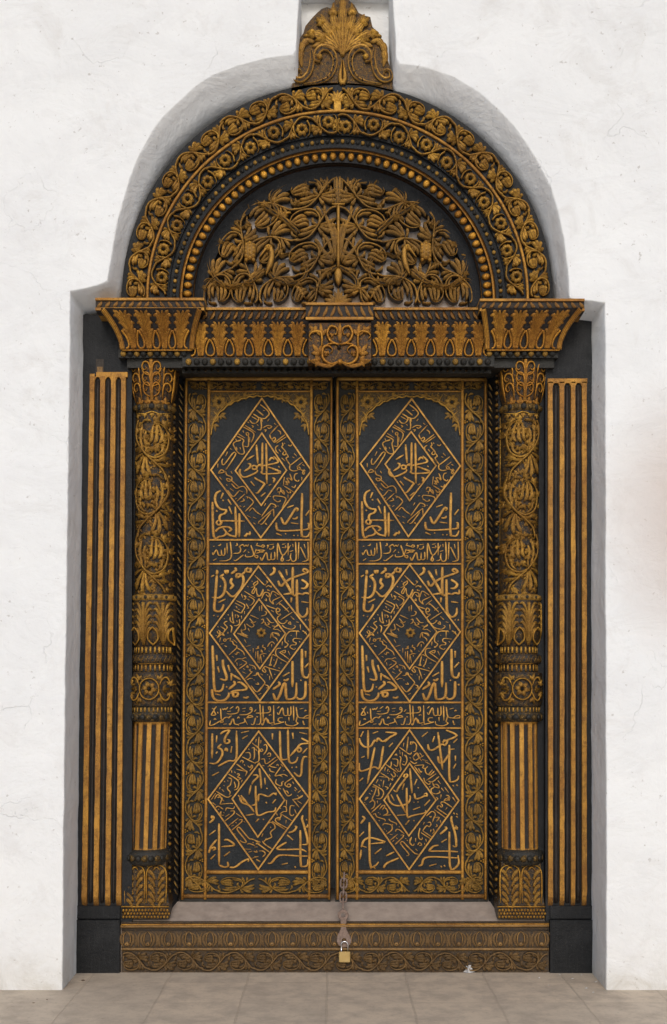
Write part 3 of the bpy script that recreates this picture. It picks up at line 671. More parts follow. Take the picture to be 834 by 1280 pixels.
r.build("bracket", M_GOLD, LI)
r = Rel(-.05, under=0)
r.box(228, 446, 618, 459, -22, 0, .0, .3, (0, 1)); r.under = 2
for i in range(38):
    u = 236 + i * 10.1; r.dome(u, 452.5, 4.2, 4.4, 5, g=.85 if i % 3 == 0 else .08, tone=.4)
r.box(226, 452, 616, 463, -30, -14, 0, .3); 
for i in range(48): r.dome(232 + i * 8, 461, 2.4, 1.8, -12, g=.5 if random.random() < .4 else 0, tone=.5)
r.build("bead_row", M_DULL, LI)
for cx0, u0, u1, b0, b1 in ((0, 130, 254, 152, 240), (1, 600, 724, 609, 700)):
    def edge(U, V, u0=u0, u1=u1, b0=b0, b1=b1):
        t = np.clip((437 - V) / 45, 0, 1) ** 1.9; t2 = np.clip((437 - V) / 45, 0, 1) ** 1.9
        f = (U - u0) / (u1 - u0); return (b0 + (u0 - b0) * t) * (1 - f) + (b1 + (u1 - b1) * t2) * f
    f = cyma(392, 437, 22, -4); r = Rel(-.08, f)
    sheet(r, u0, u1, 392, 437.5, .1, edge, 60)
    leaf_row(r, u0 + 8, u1 - 8, 394, 436, 4, edge)
    for x in (u0 + 1, u1 - 1): r.ribbon([(float(edge(x, v)), v) for v in (436, 425, 412, 400, 394)], 7, 3.6, 'leaf', 'none', tone=.8)
    r.line((b0, 437), (b1, 437), 2.4, 2.5, 'round', tone=1)
    r.build("corner_capital", M_GOLD, LI)
    r = Rel(-.05, under=0); r.box(b0 - 4, 437, b1 - 2, 447, -70, 0, 0, .3); r.under = 2
    n = 10
    for i in range(n): r.dome(b0 + (b1 - b0 - 4) * (i + .3) / n, 442.3, 4.1, 4.2, 5, g=.9 if i % 2 == 0 else .06, tone=.45)
    r.box(b0 + 6, 447, b1 - 6, 458, -70, -6, 0, .3)
    r.build("bead_row", M_DULL, LI)

# ---- pilasters
def pilaster(top, bot, v0, v1, cap, label):
    PI = part_root("pilaster", FR, (0, 0, 1.2), label)
    PI.location = ((sum(top) / 2 - 417) / 300, 0, 1.2); WLOC[PI] = np.array(PI.location)
    r = Rel(0, under=0)
    fr = [.0, .125, .30, .42, .59, .705, .875, 1.0] if cap else [.01, .145, .30, .43, .59, .72, .865, .99]
    X = lambda f, v: (top[0] + (top[1] - top[0]) * f) + ((bot[0] + (bot[1] - bot[0]) * f) - (top[0] + (top[1] - top[0]) * f)) * (v - v0) / (v1 - v0)
    vs = np.linspace(v0, v1, 60); rs = np.random.RandomState(int(top[0]))
    for i in range(0, 8, 2):
        a, b_ = fr[i], fr[i + 1]
        j1 = rs.normal(0, .18, 60); j2 = rs.normal(0, .18, 60)
        U = np.stack([X(a, vs) - .5, X(a, vs) + .2 + j1, X(b_, vs) - .2 + j2, X(b_, vs) + .5], 1); V = np.repeat(vs[:, None], 4, 1)
        fade = np.clip((v1 - vs) / 8, 0, 1)
        H = np.stack([0 * vs - 1, 3.4 * fade + .2, 3.4 * fade + .2, 0 * vs - 1], 1)
        G = np.stack([0 * vs + .1, .35 + .75 * fade ** .5, .35 + .75 * fade ** .5, 0 * vs + .1], 1)
        r.grid(U, V, H, G, np.repeat((.30 + .25 * np.sin(vs / 37 + i * 2.1))[:, None], 4, 1), False)
    if cap:
        r.box(top[0] - .4, v0 - 4, top[1] + .4, v0 + 1.5, -1, 3.6, 1, .6)
    for i in range(1, 7, 2):      # black half-round reed lying in each flute, and the rounded flute head
        a, b_ = fr[i], fr[i + 1]
        r.ribbon([(X((a + b_) / 2, v), v) for v in (v0 + 5, (v0 + v1) / 2, v1 - 4)], (b_ - a) * (top[1] - top[0]) * .66, 2.4, 'round', 'none', gm=0, step=20)
        for sg, e in ((1, a), (-1, b_)):
            x0 = X(e, v0); wd = abs(X(b_, v0) - X(a, v0)) / 2
            r.prism([(x0, v0 + .5), (x0 + sg * wd, v0 + .5), (x0 + sg * wd * .4, v0 + 2), (x0, v0 + 5.5)], -1, 3.3, 1, .6)
    r.build("fluted_panel", M_RAIL, PI)
    r = Rel(0, under=0); o0, o1 = (88, 151) if cap == 0 else (686, 743.5)
    r.box(o0 + 1, 1131, o1, 1148.5, -20, 3, 0, .4, (.5, 1)); r.box(o0, 1148, o1 + .5, 1217, -20, 6, 0, .4, (.8, 1.2))
    r.build("plinth", M_BLACK, PI)
pilaster((112.5, 158.5), (102, 152.5), 471, 1132, 0, None)
pilaster((684.5, 733), (685, 733), 478, 1132, 1, None)
b = Rel(0, under=0); b.box(121, 466, 160, 472, -1, 3.5, 1, .6); b.box(113, 468, 119, 480, -1, 3.2, 1, .6)
b.build("gilt_cap", M_RAIL, FR)
b = Rel(0, under=0); b.box(120, 449, 130, 470, -1, .8, .0, .5); b.box(121, 458, 129.5, 469, -1, 1.8, 1, .2, (1, 1)); b.build("mortise_plug", M_SILL, FR)

# ---- columns
def column(cx):
    """half-round engaged column, cx(v) the axis"""
    CO = part_root("column", FR, ((cx(800) - 417) / 300, .06, 1.3))
    Y = .06
    def lathe(R, prof, n=22, g=.34, tone=.1, cap=True):
        th = np.linspace(0, pi, n); vv = np.array([p_[0] for p_ in prof], float); hw = np.array([p_[1] for p_ in prof], float)
        c = np.array([cx(v) for v in vv])
        U = c[:, None] - hw[:, None] * np.cos(th)[None]; V = np.repeat(vv[:, None], n, 1); H = hw[:, None] * np.sin(th)[None] * .9
        R.grid(U, V, H, g, tone)
        if cap:
            for i in (0, -1):
                R.grid(np.stack([U[i], np.full(n, c[i])]), np.stack([V[i]] * 2), np.stack([H[i], np.zeros(n)]), g, tone, False)
    def onlathe(prof):
        vv = np.array([p_[0] for p_ in prof], float); hw = np.array([p_[1] for p_ in prof], float)
        cs = np.vectorize(cx)
        return lambda u, v: .9 * np.sqrt(np.maximum(0, np.interp(v, vv, hw) ** 2 - (u - cs(v)) ** 2))
    def carve(prof): 
        R = Rel(Y); lathe(R, prof); R.base = onlathe(prof); return R
    def beads(R, v, hw, n, r_, sq=1, g1=.9, g2=.1):
        for i in range(n):
            a = pi * (i + .5) / n; u = cx(v) - hw * cos(a)
            R.dome(u, v, max(.9, r_ * abs(sin(a))), r_ * sq, r_ * 1.1, g=g1 if i % 2 else g2, tone=.5)
    # leafy cap
    pr = [(456, 31), (462, 31), (480, 29.5), (496, 27), (506, 23.5), (511, 23)]
    R = carve(pr)
    c = cx(480)
    for k, v in enumerate((467, 480, 492)):
        for sg in (-1, 1):
            w_ = 1 - .06 * k
            for d0 in (0, 14.5):
                x = lambda q: c + sg * (d0 * w_ + q * w_)
                R.ribbon([(x(0), v + 12), (x(1.5), v), (x(4), v - 6), (x(9), v - 7), (x(11.5), v - 2), (x(9), v + 2.5), (x(6), v + .5), (x(7.5), v - 2)], 3.0, 3.6, tone=random.uniform(.4, .9))
                if d0 == 0: R.ribbon([(x(1), v + 10), (x(9), v + 6), (x(13), v - 2)], 2.6, 2.6, tone=.4)
    R.ribbon([(c, 508), (c, 480), (c, 457)], 4.4, 4.6, 'leaf', 'none', tone=.8)
    for sg in (-1, 1):
        R.ribbon([(c + sg * 22, 506), (c + sg * 25.5, 490), (c + sg * 27.5, 470), (c + sg * 29.5, 457)], 3, 3.5, tone=.8)
    for d in (-15, -5, 5, 15): R.fan(c + d, 510, -pi / 2 + d * .01, 9.5, 4.5, 3, .5, 3.0, tone=.8)
    R.build("leaf_capital", M_GOLD, CO)
    R = Rel(Y); lathe(R, [(508, 22), (510, 26), (513, 27.5), (516, 26), (518, 22.5)], g=.6); R.base = onlathe([(508, 25), (518, 25)])
    beads(R, 513, 26, 9, 4.2, 1, .5, .05); R.build("bead_ring", M_DULL, CO)
    # scroll shaft
    pr = [(517, 23.8), (600, 24), (748, 24)]
    R = carve(pr); c0 = cx
    R.ribbon([(cx(520) - 22, 519), (cx(520) - 10, 522), (cx(520), 519.5), (cx(520) + 10, 522), (cx(520) + 22, 519)], 2.4, 2, tone=.7)
    for i in range(5): R.fan(cx(524) - 18 + i * 9, 521, pi / 2, 6.5, 3.2, 3, .5, 2.4)
    dr = 1 if cx(500) < 417 else -1
    for i in range(130):
        v = random.uniform(529, 745); u = cx(v) + random.uniform(-22, 22)
        R.fan(u, v, random.uniform(0, 6.28), random.uniform(6, 9), 2.8, 3, .6, 2.4, tone=random.uniform(0, .5))
    strip(R, lambda s, t: (cx(529 + s) + t, 529 + s), 214, 22, 71, dr, .19, 5.4, detail=2, berries=False)
    R.build("scroll_shaft", M_ARCH, CO)
    # ring, acanthus vase
    R = Rel(Y); lathe(R, [(744, 24), (746, 28.5), (750, 29), (752, 26)], g=.9, tone=.35); R.base = onlathe([(740, 28), (760, 28)])
    beads(R, 748, 28, 13, 2.4, 1, .1, .9); R.build("ring", M_DULL, CO)
    pr = [(751, 26), (757, 28.5), (775, 29), (790, 29), (802, 26), (809, 22.5)]
    R = carve(pr)
    o0 = -21 if cx(500) < 417 else -27
    for e0 in (o0 - 24, o0, o0 + 24, o0 + 48):
        E_ = lambda pts: [(cx(780) + float(np.clip(a_, -26.5, 26.5)), b_) for a_, b_ in pts]
        if e0 > -30 and e0 < 30:
            for sg in (-1, 1): R.ribbon(E_([(e0, 785), (e0 + sg * 5, 791), (e0 + sg * 6, 800), (e0, 807)]), 3.2, 4.4, 'round', 'none', tone=.8)
        m_ = e0 + 12
        if m_ > -27 and m_ < 27:
            R.ribbon(E_([(m_, 807), (m_, 780), (m_, 754)]), 4.2, 4.6, 'leaf', 'none', tone=.6)
        for sg in (-1, 1):
            for k, v in enumerate((755, 763, 771, 779, 787)):
                if abs(m_) < 34: R.ribbon(E_([(m_ + sg * 1.5, v + 17), (m_ + sg * 4, v + 7), (m_ + sg * 8, v), (m_ + sg * 11.5, v + 2)]), 4.6, 4.6, 'leaf', 'plume', tone=random.uniform(.4, 1))
    R.build("acanthus_drum", M_ARCH, CO)
    # turned rings with dentils and rope
    pr = [(808, 21.5), (809, 23), (818, 23.5), (819.5, 28), (828, 28.5), (830, 25), (831, 23.5), (840, 24), (842, 28)]
    R = carve(pr); c = cx(825)
    for i in range(13):
        a = pi * (i + .5) / 13
        for v, hw in ((813, 23), (835, 24)): R.ribbon([(c - hw * cos(a), v - 3.8), (c - hw * cos(a), v + 3.8)], max(1, 2.6 * sin(a)), 2.2, 'flat', 'none', tone=.6)
    for i in range(15):
        a = pi * (i + .5) / 15; a2 = min(pi, a + .13); R.ribbon([(c - 28 * cos(a), 827.5), (c - 28 * cos(a2), 820.5)], max(1, 3.2 * sin(a)), 2.2, 'round', 'taper', tone=.5)
    R.line((c - 24, 830), (c + 24, 830), 1.6, 1.6, 'round', tone=1)
    R.build("turned_ring", M_ARCH, CO)
    pr = [(841, 29), (846, 29.5), (860, 30), (876, 29.5), (882, 28)]
    R = carve(pr)
    u, v = cx(861), 861
    R.ribbon([(u + 12 * cos(a), v + 13 * sin(a)) for a in np.linspace(0, 2 * pi, 22)], 2.8, 4.6, 'round', 'none', tone=.8)
    R.rosette(u, v, 9.5, 6, 4, .7); R.dome(u, v, 2, 2, 5.4, g=.1)
    for sg in (-1, 1):
        for y_ in (-1, 1):
            R.ribbon([(u + sg * 12, v + y_ * 3), (u + sg * 16, v + y_ * 12), (u + sg * 21, v + y_ * 14), (u + sg * 24, v + y_ * 8), (u + sg * 21, v + y_ * 5)], 3.2, 4.4, tone=random.uniform(.5, 1))
            R.fan(u + sg * 12, v + y_ * 11, y_ * pi / 2 - sg * y_ * .5, 9, 3.6, 3, .6, 4); R.fan(u + sg * 24, v + y_ * 4, y_ * 1.2, 9, 3, 3, .6, 3.6)
            R.fan(u + sg * 16, v, 0 if sg > 0 else pi, 9, 3.4, 3, .7, 4)
    R.build("rosette_drum", M_ARCH, CO)
    pr = [(882, 28), (883, 26), (890, 25.5), (891, 29), (897, 29.5), (901, 28), (902, 23)]
    R = carve(pr); c = cx(890)
    for i in range(15):
        a = pi * (i + .5) / 15; R.ribbon([(c - 25.5 * cos(a), 884), (c - 25.5 * cos(a), 889.5)], max(.9, 2.2 * sin(a)), 1.8, 'flat', 'none', tone=.6)
    beads(R, 896, 28.5, 11, 4.2, 1, .45, .05); R.build("bead_ring", M_DULL, CO)
    # fluted shaft: gold fillets, black flutes
    R = Rel(Y); n = 181; th = np.linspace(0, pi, n); vv = np.array([901, 903, 905, 907, 908.5, 960, 1000, 1056, 1058, 1061, 1065], float)
    ph = th / pi * 6.0; fl_ = .5 + .5 * np.cos(2 * pi * ph)      # 1 on a fillet
    groove = np.clip((.56 - fl_) / .16, 0, 1)
    en = np.array([0, 0, .5, .9, 1, 1, 1, 1, .8, 0, 0])
    rad = 23 - 3.2 * groove[None] * en[:, None]
    cc = np.array([cx(v) for v in vv])
    U = cc[:, None] - rad * np.cos(th)[None]; V = np.repeat(vv[:, None], n, 1); H = rad * np.sin(th)[None] * .9
    R.grid(U, V, H, 1 - groove[None] * en[:, None], .6 + .3 * np.sin(th * 9)[None] * np.ones((11, 1)))
    R.build("fluted_shaft", M_RAIL, CO)
    R = Rel(Y); lathe(R, [(1060, 23), (1063, 28), (1069, 29.5), (1076, 28), (1079, 25)], g=.2); R.base = onlathe([(1060, 28), (1080, 28)])
    beads(R, 1070, 28.5, 11, 4.4, 1, .5, .05); R.build("bead_ring", M_DULL, CO)
    # square leaf base
    c = cx(1105); R = Rel(.03, under=1)
    V = np.linspace(1077, 1131, 10); hw = 24.5 + 4.5 * ((V - 1077) / 54) ** 2
    U = np.stack([c - hw - 2, c - hw, c + hw, c + hw + 2], 1); Vg = np.repeat(V[:, None], 4, 1); hh = 4 + 4 * ((V - 1077) / 54) ** 2
    R.grid(U, Vg, np.stack([hh * 0 - 40, hh, hh, hh * 0 - 40], 1), .35, .2, False)
    R.box(c - 24.5, 1076.5, c + 24.5, 1078, -40, 4, .2, .3)
    R.base = lambda u, v: 4 + 4 * (np.clip((v - 1077) / 54, 0, 1)) ** 2
    for d in (-14, 13):
        for sg in (-1, 1):
            R.ribbon([(c + d + sg * 12, 1128), (c + d + sg * 12.5, 1100), (c + d + sg * 11, 1086), (c + d + sg * 4, 1081), (c + d, 1084)], 3, 3.4, 'round', 'taper', tone=.8)
            for v in (1093, 1102, 1111, 1120, 1128): R.ribbon([(c + d + sg * 2, v + 6), (c + d + sg * 5, v - 1), (c + d + sg * 10.5, v - 7)], 6.2, 4.6, 'leaf', 'plume', tone=random.uniform(.5, 1))
        R.ribbon([(c + d - 5, 1088), (c + d, 1083), (c + d + 5, 1088)], 3, 3, tone=.5)
    R.build("leaf_base", M_ARCH, CO)
    R = Rel(.03, under=1); R.box(c - 30, 1130, c + 29, 1147, -45, 9, .3, .2, (.5, .5)); R.base = lambda u, v: 9 + 0 * u
    R.line((c - 30, 1131.5), (c + 29, 1131.5), 2.6, 2.4, 'round', tone=.8)
    for i in range(15):
        for k in range(3): R.dome(c - 27.5 + i * 3.9 + (k % 2) * 1.9, 1136 + k * 4.2, 1.7, 1.9, 2.4, tone=random.uniform(.4, 1))
    R.build("studded_block", M_ARCH, CO)
def ip(xs, ys): return lambda v: float(np.interp(v, xs, ys))
column(ip([455, 800, 900, 1140], [193.5, 192, 190, 182.5]))
column(ip([455, 525, 800, 1140], [653.5, 650.5, 648, 651]))

# ---- reveals between column and door, with bead strings
for sg, ua, ub, ua2, ub2 in ((-1, 217, 230, 210, 223), (1, 622.5, 610, 622, 611.5)):
    JR = part_root("reveal", FR, ((ua - 417) / 300, .17, 1.3))
    y0, y1 = .07, DY + .012
    def Pp(u, v, y): k = (D + y) / D; return ((u - 417) / 300 * k, y, ZC + (860 - v) / 300 * k)
    V = []; F = []
    def quad(pts): 
        n_ = len(V); V.extend(pts); F.append((n_, n_ + 1, n_ + 2, n_ + 3))
    zt, zb = 2.58, .16
    xa = (Pp(ua, 600, y0)[0], Pp(ua2, 1130, y0)[0]); xb = (Pp(ub, 600, y1)[0], Pp(ub2, 1130, y1)[0])
    sx = -1 if sg < 0 else 1
    quad([(xa[0], y0, zt), (xb[0], y1, zt), (xb[1], y1, zb), (xa[1], y0, zb)])
    quad([(xa[0], y0, zt), (xa[1], y0, zb), (xa[1] + sx * .06, y0 + .01, zb), (xa[0] + sx * .06, y0 + .01, zt)])
    quad([(xb[0], y1, zt), (xb[1], y1, zb), (xb[1] + sx * .16, y1, zb), (xb[0] + sx * .16, y1, zt)])
    link_mesh("reveal_board", V, F, M_SILL if 0 else M_BLACK, JR, [0.] * 12, [.4] * 12, [False] * 3)
    r = Rel(.075); X = lambda v: ua + (ua2 - ua) * (v - 460) / 680
    for i in range(int(660 / 7.4)):
        v = 470 + i * 7.4
        if v < 1128: r.dome(X(v) - sg * 1.5, v, 2.5, 2.8, 5, g=.8 if i % 2 else .3, tone=random.uniform(.2, .8))
    r.ribbon([(X(520) + sg * 2.6, 522), (X(745) + sg * 2.6, 745)], 1.7, 4, 'round', 'none', tone=.95)
    r.build("bead_string", M_ARCH, JR)
    r = Rel(DY - .05); X2 = lambda v: ub + sg * 3 + (ub2 - ub) * (v - 460) / 680
    for i in range(int(640 / 9)):
        v = 480 + i * 9
        r.ribbon([(X2(v) - 2.5, v), (X2(v), v + 5), (X2(v) + 2.5, v + 9)], 2.8, 4, 'round', 'taper', gm=.45 if i % 3 else .8, tone=.1)
    r.build("twisted_moulding", M_DULL, JR)

# ---- threshold
TH = part_root("threshold", FR, (0, 0, .1))
r = Rel(-.014, under=1); r.box(151.5, 1153, 686.5, 1216, -30, -2, .4, .3)
r.base = lambda u, v: -2 + 0 * u
r.line((151, 1158), (686, 1157), 5.5, 4, 'round', tone=.9); r.line((152, 1186.5), (686, 1186.5), 5, 3, 'round', tone=.3); r.line((152, 1163), (686, 1163), 2, 1.5, 'round', gm=.3)
r.build("step_riser", M_SILL, TH)
r = Rel(-.014, under=1); r.line((152, 1155.6), (686, 1154.8), 2.6, 2.6, 'round', tone=.8); r.build("gilt_nosing", M_RAIL, TH)
r = Rel(-.007); n = 21
for i in range(n):
    u = 159 + i * 25.9
    for sg in (-1, 1):
        r.ribbon([(u + sg * 4, 1184), (u + sg * 8, 1176), (u + sg * 7, 1169), (u + sg * 2, 1165)], 3.4, 2.6, 'leaf', 'leaf', tone=random.uniform(.3, .9))
        r.ribbon([(u + sg * 11, 1184), (u + sg * 12, 1172), (u + sg * 9, 1165)], 3.6, 2.4, 'leaf', 'leaf', tone=random.uniform(.2, .8))
        r.ribbon([(u, 1164), (u + sg * 3.6, 1168), (u + sg * 4.6, 1176), (u + sg * 2, 1183)], 2.4, 2.6, tone=random.uniform(.4, .8))
    r.dome(u, 1180, 3, 3, 3, tone=.8); r.dome(u, 1180, 1.2, 1.2, 3.6, g=0)
r.build("leaf_frieze", M_SILL, TH)
r = Rel(-.007); p, L = vpath(154, 1201, 684, 1201); strip(r, p, L, 11.5, 34, 1, .28, 5., berries=False)
for i in range(16): r.rosette(170 + i * 33, 1201 + (3 if i % 2 else -3), 5.5, 6, 2.4)
r.build("scroll_frieze", M_SILL, TH)
zs = [ZC + (860 - 1154.5) / 300, ZC + (860 - 1154.5) / 300, ZC + (860 - 1127) / 300 * DK]
V = [(-.885, -.004, zs[0]), (.895, -.004, zs[0]), (.91, DY + .003, zs[2]), (-.90, DY + .003, zs[2]), (-.90, .5, zs[2]), (.91, .5, zs[2])]
V += [(x, y, .0) for x, y, z in V]
link_mesh("sill", V, [(0, 1, 2, 3), (3, 2, 5, 4), (0, 1, 7, 6), (0, 3, 9, 6), (1, 2, 8, 7), (3, 4, 10, 9), (2, 5, 11, 8)], M_SILLTOP, TH)

# ------------------------------------------------------------------ door leaves
def T(x0, y0, s, txt): return [PT(q, x0, y0, s) for q in txt.split(';') if q.strip()]
s1, s2, s3 = 6.178, 5.957, 11.914
# lettering, one stroke per path
RING1 = T(262, 500, s3, "700,150 800,235;650,210 735,270 720,320 690,350;630,250 720,300;600,305 640,350 690,350;570,330 590,345;765,280 775,400 760,450 710,440;710,370 730,385;630,380 655,400 635,415;530,380 690,485;505,405 650,490 655,560 620,640;500,460 510,490;545,490 575,490 585,520 555,530 545,490;580,530 580,690 520,690;600,560 600,630;425,505 530,570;405,540 510,600 495,660 520,790 480,810 430,790 380,720 355,660 380,630 470,600 415,620 390,580;395,700 410,740 390,730;455,710 465,735;270,775 240,840;200,880 185,930 215,970 350,795 385,790 385,830 250,1040;125,950 125,1010;310,725 330,740") + T(322, 500, s3, "40,70 130,140 175,200 155,240 110,280 60,275;85,160 115,160;0,155 90,230;0,260 60,280 75,330;150,320 175,285;80,420 150,385 215,400 175,430 150,410;95,450 130,450 110,480;190,510 310,380;250,350 280,375;190,520 185,540 215,590 250,560 270,590 240,620 215,600;240,625 265,630 410,520;300,450 340,480 345,515;280,650 430,550;370,640 380,680 360,700 410,760 430,800 400,825 375,805 400,770;410,660 400,640;455,670 490,690 515,665;310,680 270,710 280,770 320,800;320,740 350,775;430,800 460,850 425,870 480,960 510,960 650,850;545,800 585,840;520,850 550,865;360,865 415,915;485,970 480,1030 530,1060 600,1050;580,1000 670,930;590,1010 620,1000 640,1030 610,1040 590,1010;640,1040 700,1060 690,1030;670,965 700,985") + T(262, 584, s3, "130,95 220,75 180,40 150,70 130,95;240,40 270,0;240,60 260,120 330,150 330,200 280,215 255,180 300,180 440,300;150,150 190,195;320,65 340,100;330,250 400,320 450,300 510,290 555,340 555,400;250,260 270,280;270,345 355,440 440,355;310,320 360,360;440,350 500,370;410,510 530,400;385,480 405,465;545,440 575,450 560,470;590,450 650,510 640,550 530,665;460,520 520,500 500,470;450,575 475,590;500,600 530,580;590,660 640,610 690,660 760,710;560,720 620,755;650,745 700,770;655,830 690,855") + T(322, 584, s3, "670,60 700,80 690,110 670,90 690,50 720,60;660,150 660,200;600,95 560,110 550,180 600,215 620,190;480,100 500,150 515,205 480,170 440,170 475,240 420,210 455,270 410,250;400,150 385,280;400,285 540,375;510,290 550,310 570,265;430,345 460,385 495,380 480,360;290,350 310,310 350,320 340,370 295,370;340,340 400,410 390,360 360,340;330,380 325,410;455,410 455,465;240,470 250,430 420,465 365,610;240,480 300,520 345,505 330,495;60,740 180,570 210,545 270,570 270,600 230,590;300,575 315,585;30,840 20,820 220,640 240,650 245,740;40,850 80,840 200,680;110,840 140,860 120,830;125,540 100,580;10,690 60,715;170,440 200,435")
MID1 = T(262, 500, s3, "700,670 720,950;635,1010 650,980 700,990 700,1030 650,1035 635,1010;700,1000 760,960 780,990;555,895 670,825;570,950 610,960 600,1010 515,1065") + T(322, 500, s3, "75,640 70,1096;130,650 138,1090;10,970 60,985 150,970 300,935 300,900 240,840;170,910 215,860 250,890;160,1000 290,1050 330,1080;310,990 330,1005") + T(262, 584, s3, "460,30 450,90 490,145 560,145 700,80 715,40;670,155 700,180 815,245 810,270 720,385 690,380;615,215 670,280;765,440 834,380") + T(322, 584, s3, "135,60 140,250;60,60 80,100 300,95 340,70 200,10;170,275 205,255;220,160 255,180 235,235")
COR1 = T(262, 584, s3, "45,520 65,1030 150,1035 220,1020 250,975 200,905;85,965 150,905 270,890 325,930 280,965;240,960 290,1010 370,1030 400,1000 385,590;445,690 445,1045;180,800 525,805;170,350 100,400 85,500 130,600 200,635 250,640 230,690 160,720 150,790 180,820 150,865 105,840 120,800 160,795;205,385 170,470;195,490 215,505;275,480 325,560;290,590 335,700;515,1020 540,1030 560,990 600,1005 600,960;100,650 120,665") + T(322, 584, s3, "665,390 655,970 690,1035 750,1030 785,960;280,830 285,900 350,950 730,930 765,900 765,840 740,840;350,750 400,850 450,800 540,660 580,610 605,640 580,655;445,605 540,570;520,765 570,770 600,740;495,830 610,845;715,725 780,640;280,985 360,1020;410,990 430,1000;535,1015 550,1025;595,1015 610,1025")
BAND1 = T(320, 674, s3, "775,40 780,280 760,320 690,335;665,120 755,310;720,75 735,140;640,50 630,300;590,40 600,280 580,325 540,330 515,270 525,210;480,60 480,240;550,75 555,120;505,185 555,170;325,60 400,240 520,90;400,245 375,310 395,330 410,300 390,270;320,80 320,310;390,80 440,70;390,125 445,130 440,95;280,190 280,295 230,300 230,200;230,300 180,310 155,200 90,320 70,280;165,100 185,90 170,140;205,85 270,75;200,140 220,155 260,130 260,100;0,90 80,110 100,85 130,105 100,125 80,110;0,165 130,170 0,215;450,320 490,320 510,300") + T(260, 674, s3, "715,170 760,170 790,200 834,190;720,150 690,240;640,90 700,260 740,280 740,250 690,240;640,90 680,240 570,265 560,230;600,190 615,205;740,60 720,100;780,270 800,310 830,280;570,155 525,200;530,235 420,320 385,310;460,120 520,80 540,110 570,90 590,110 610,75;470,110 490,150 470,205 380,215;430,60 440,90 410,100;335,40 350,260 280,320 170,325;285,60 290,220;255,130 250,235 210,235 200,160;210,235 160,240 130,160 80,235 70,200;150,95 180,95 195,70;80,320 130,290;80,110 100,105")
COR2 = T(320, 706, s3, "550,35 550,440 600,440 640,430 690,440 740,420 800,430 800,370;340,90 520,400 490,430 410,440;450,70 465,160;330,240 370,320 450,250 560,190 760,120 770,90 720,60 700,90 740,110;610,220 615,640 640,740 700,780 760,730 765,640;680,220 770,290 730,350 670,350;680,550 785,565;530,490 525,560;255,40 280,70 265,120 205,160;735,815 745,830;780,815 795,830") + T(260, 706, s3, "135,160 110,480 95,640 120,690 190,690 230,620 230,590;600,60 640,60 630,110 560,90 600,40;560,100 480,170 430,190 430,140 480,140 530,200 510,330 420,450 350,470 270,390;250,90 300,90 280,130 250,80;240,140 190,180 220,200 260,280 240,420 170,490 60,485;360,200 340,260 375,310 330,365;130,80 140,110 130,150;50,180 95,155;400,45 420,80 345,135;155,565 265,510;85,750 95,765;145,765 155,780;180,315 190,330") + T(260, 786, s3, "70,250 95,860 140,930 210,910 235,820;225,460 230,560 280,720 260,765 180,745;130,390 135,480;145,560 170,650;300,540 330,640;60,900 80,1020 150,1070 250,1060 310,1000 310,950;350,660 350,770;360,680 490,760;380,780 405,820 310,900;440,800 490,800 580,880 540,910 420,920 340,940;370,960 390,1010 440,1000 440,950 330,960;270,860 290,875;525,1020 570,1030 610,1010;110,970 190,990") + T(320, 786, s3, "685,300 690,640 720,720 780,720 800,650;545,480 545,870;400,710 500,650;740,330 740,430;725,580 800,500;255,960 300,1060 350,1000 410,830 440,820 450,1000 480,1050 590,1010 605,800;740,780 730,1000 650,1050 600,1010;330,790 355,830 250,905;410,760 450,770 490,740;660,765 680,770;790,820 795,845")
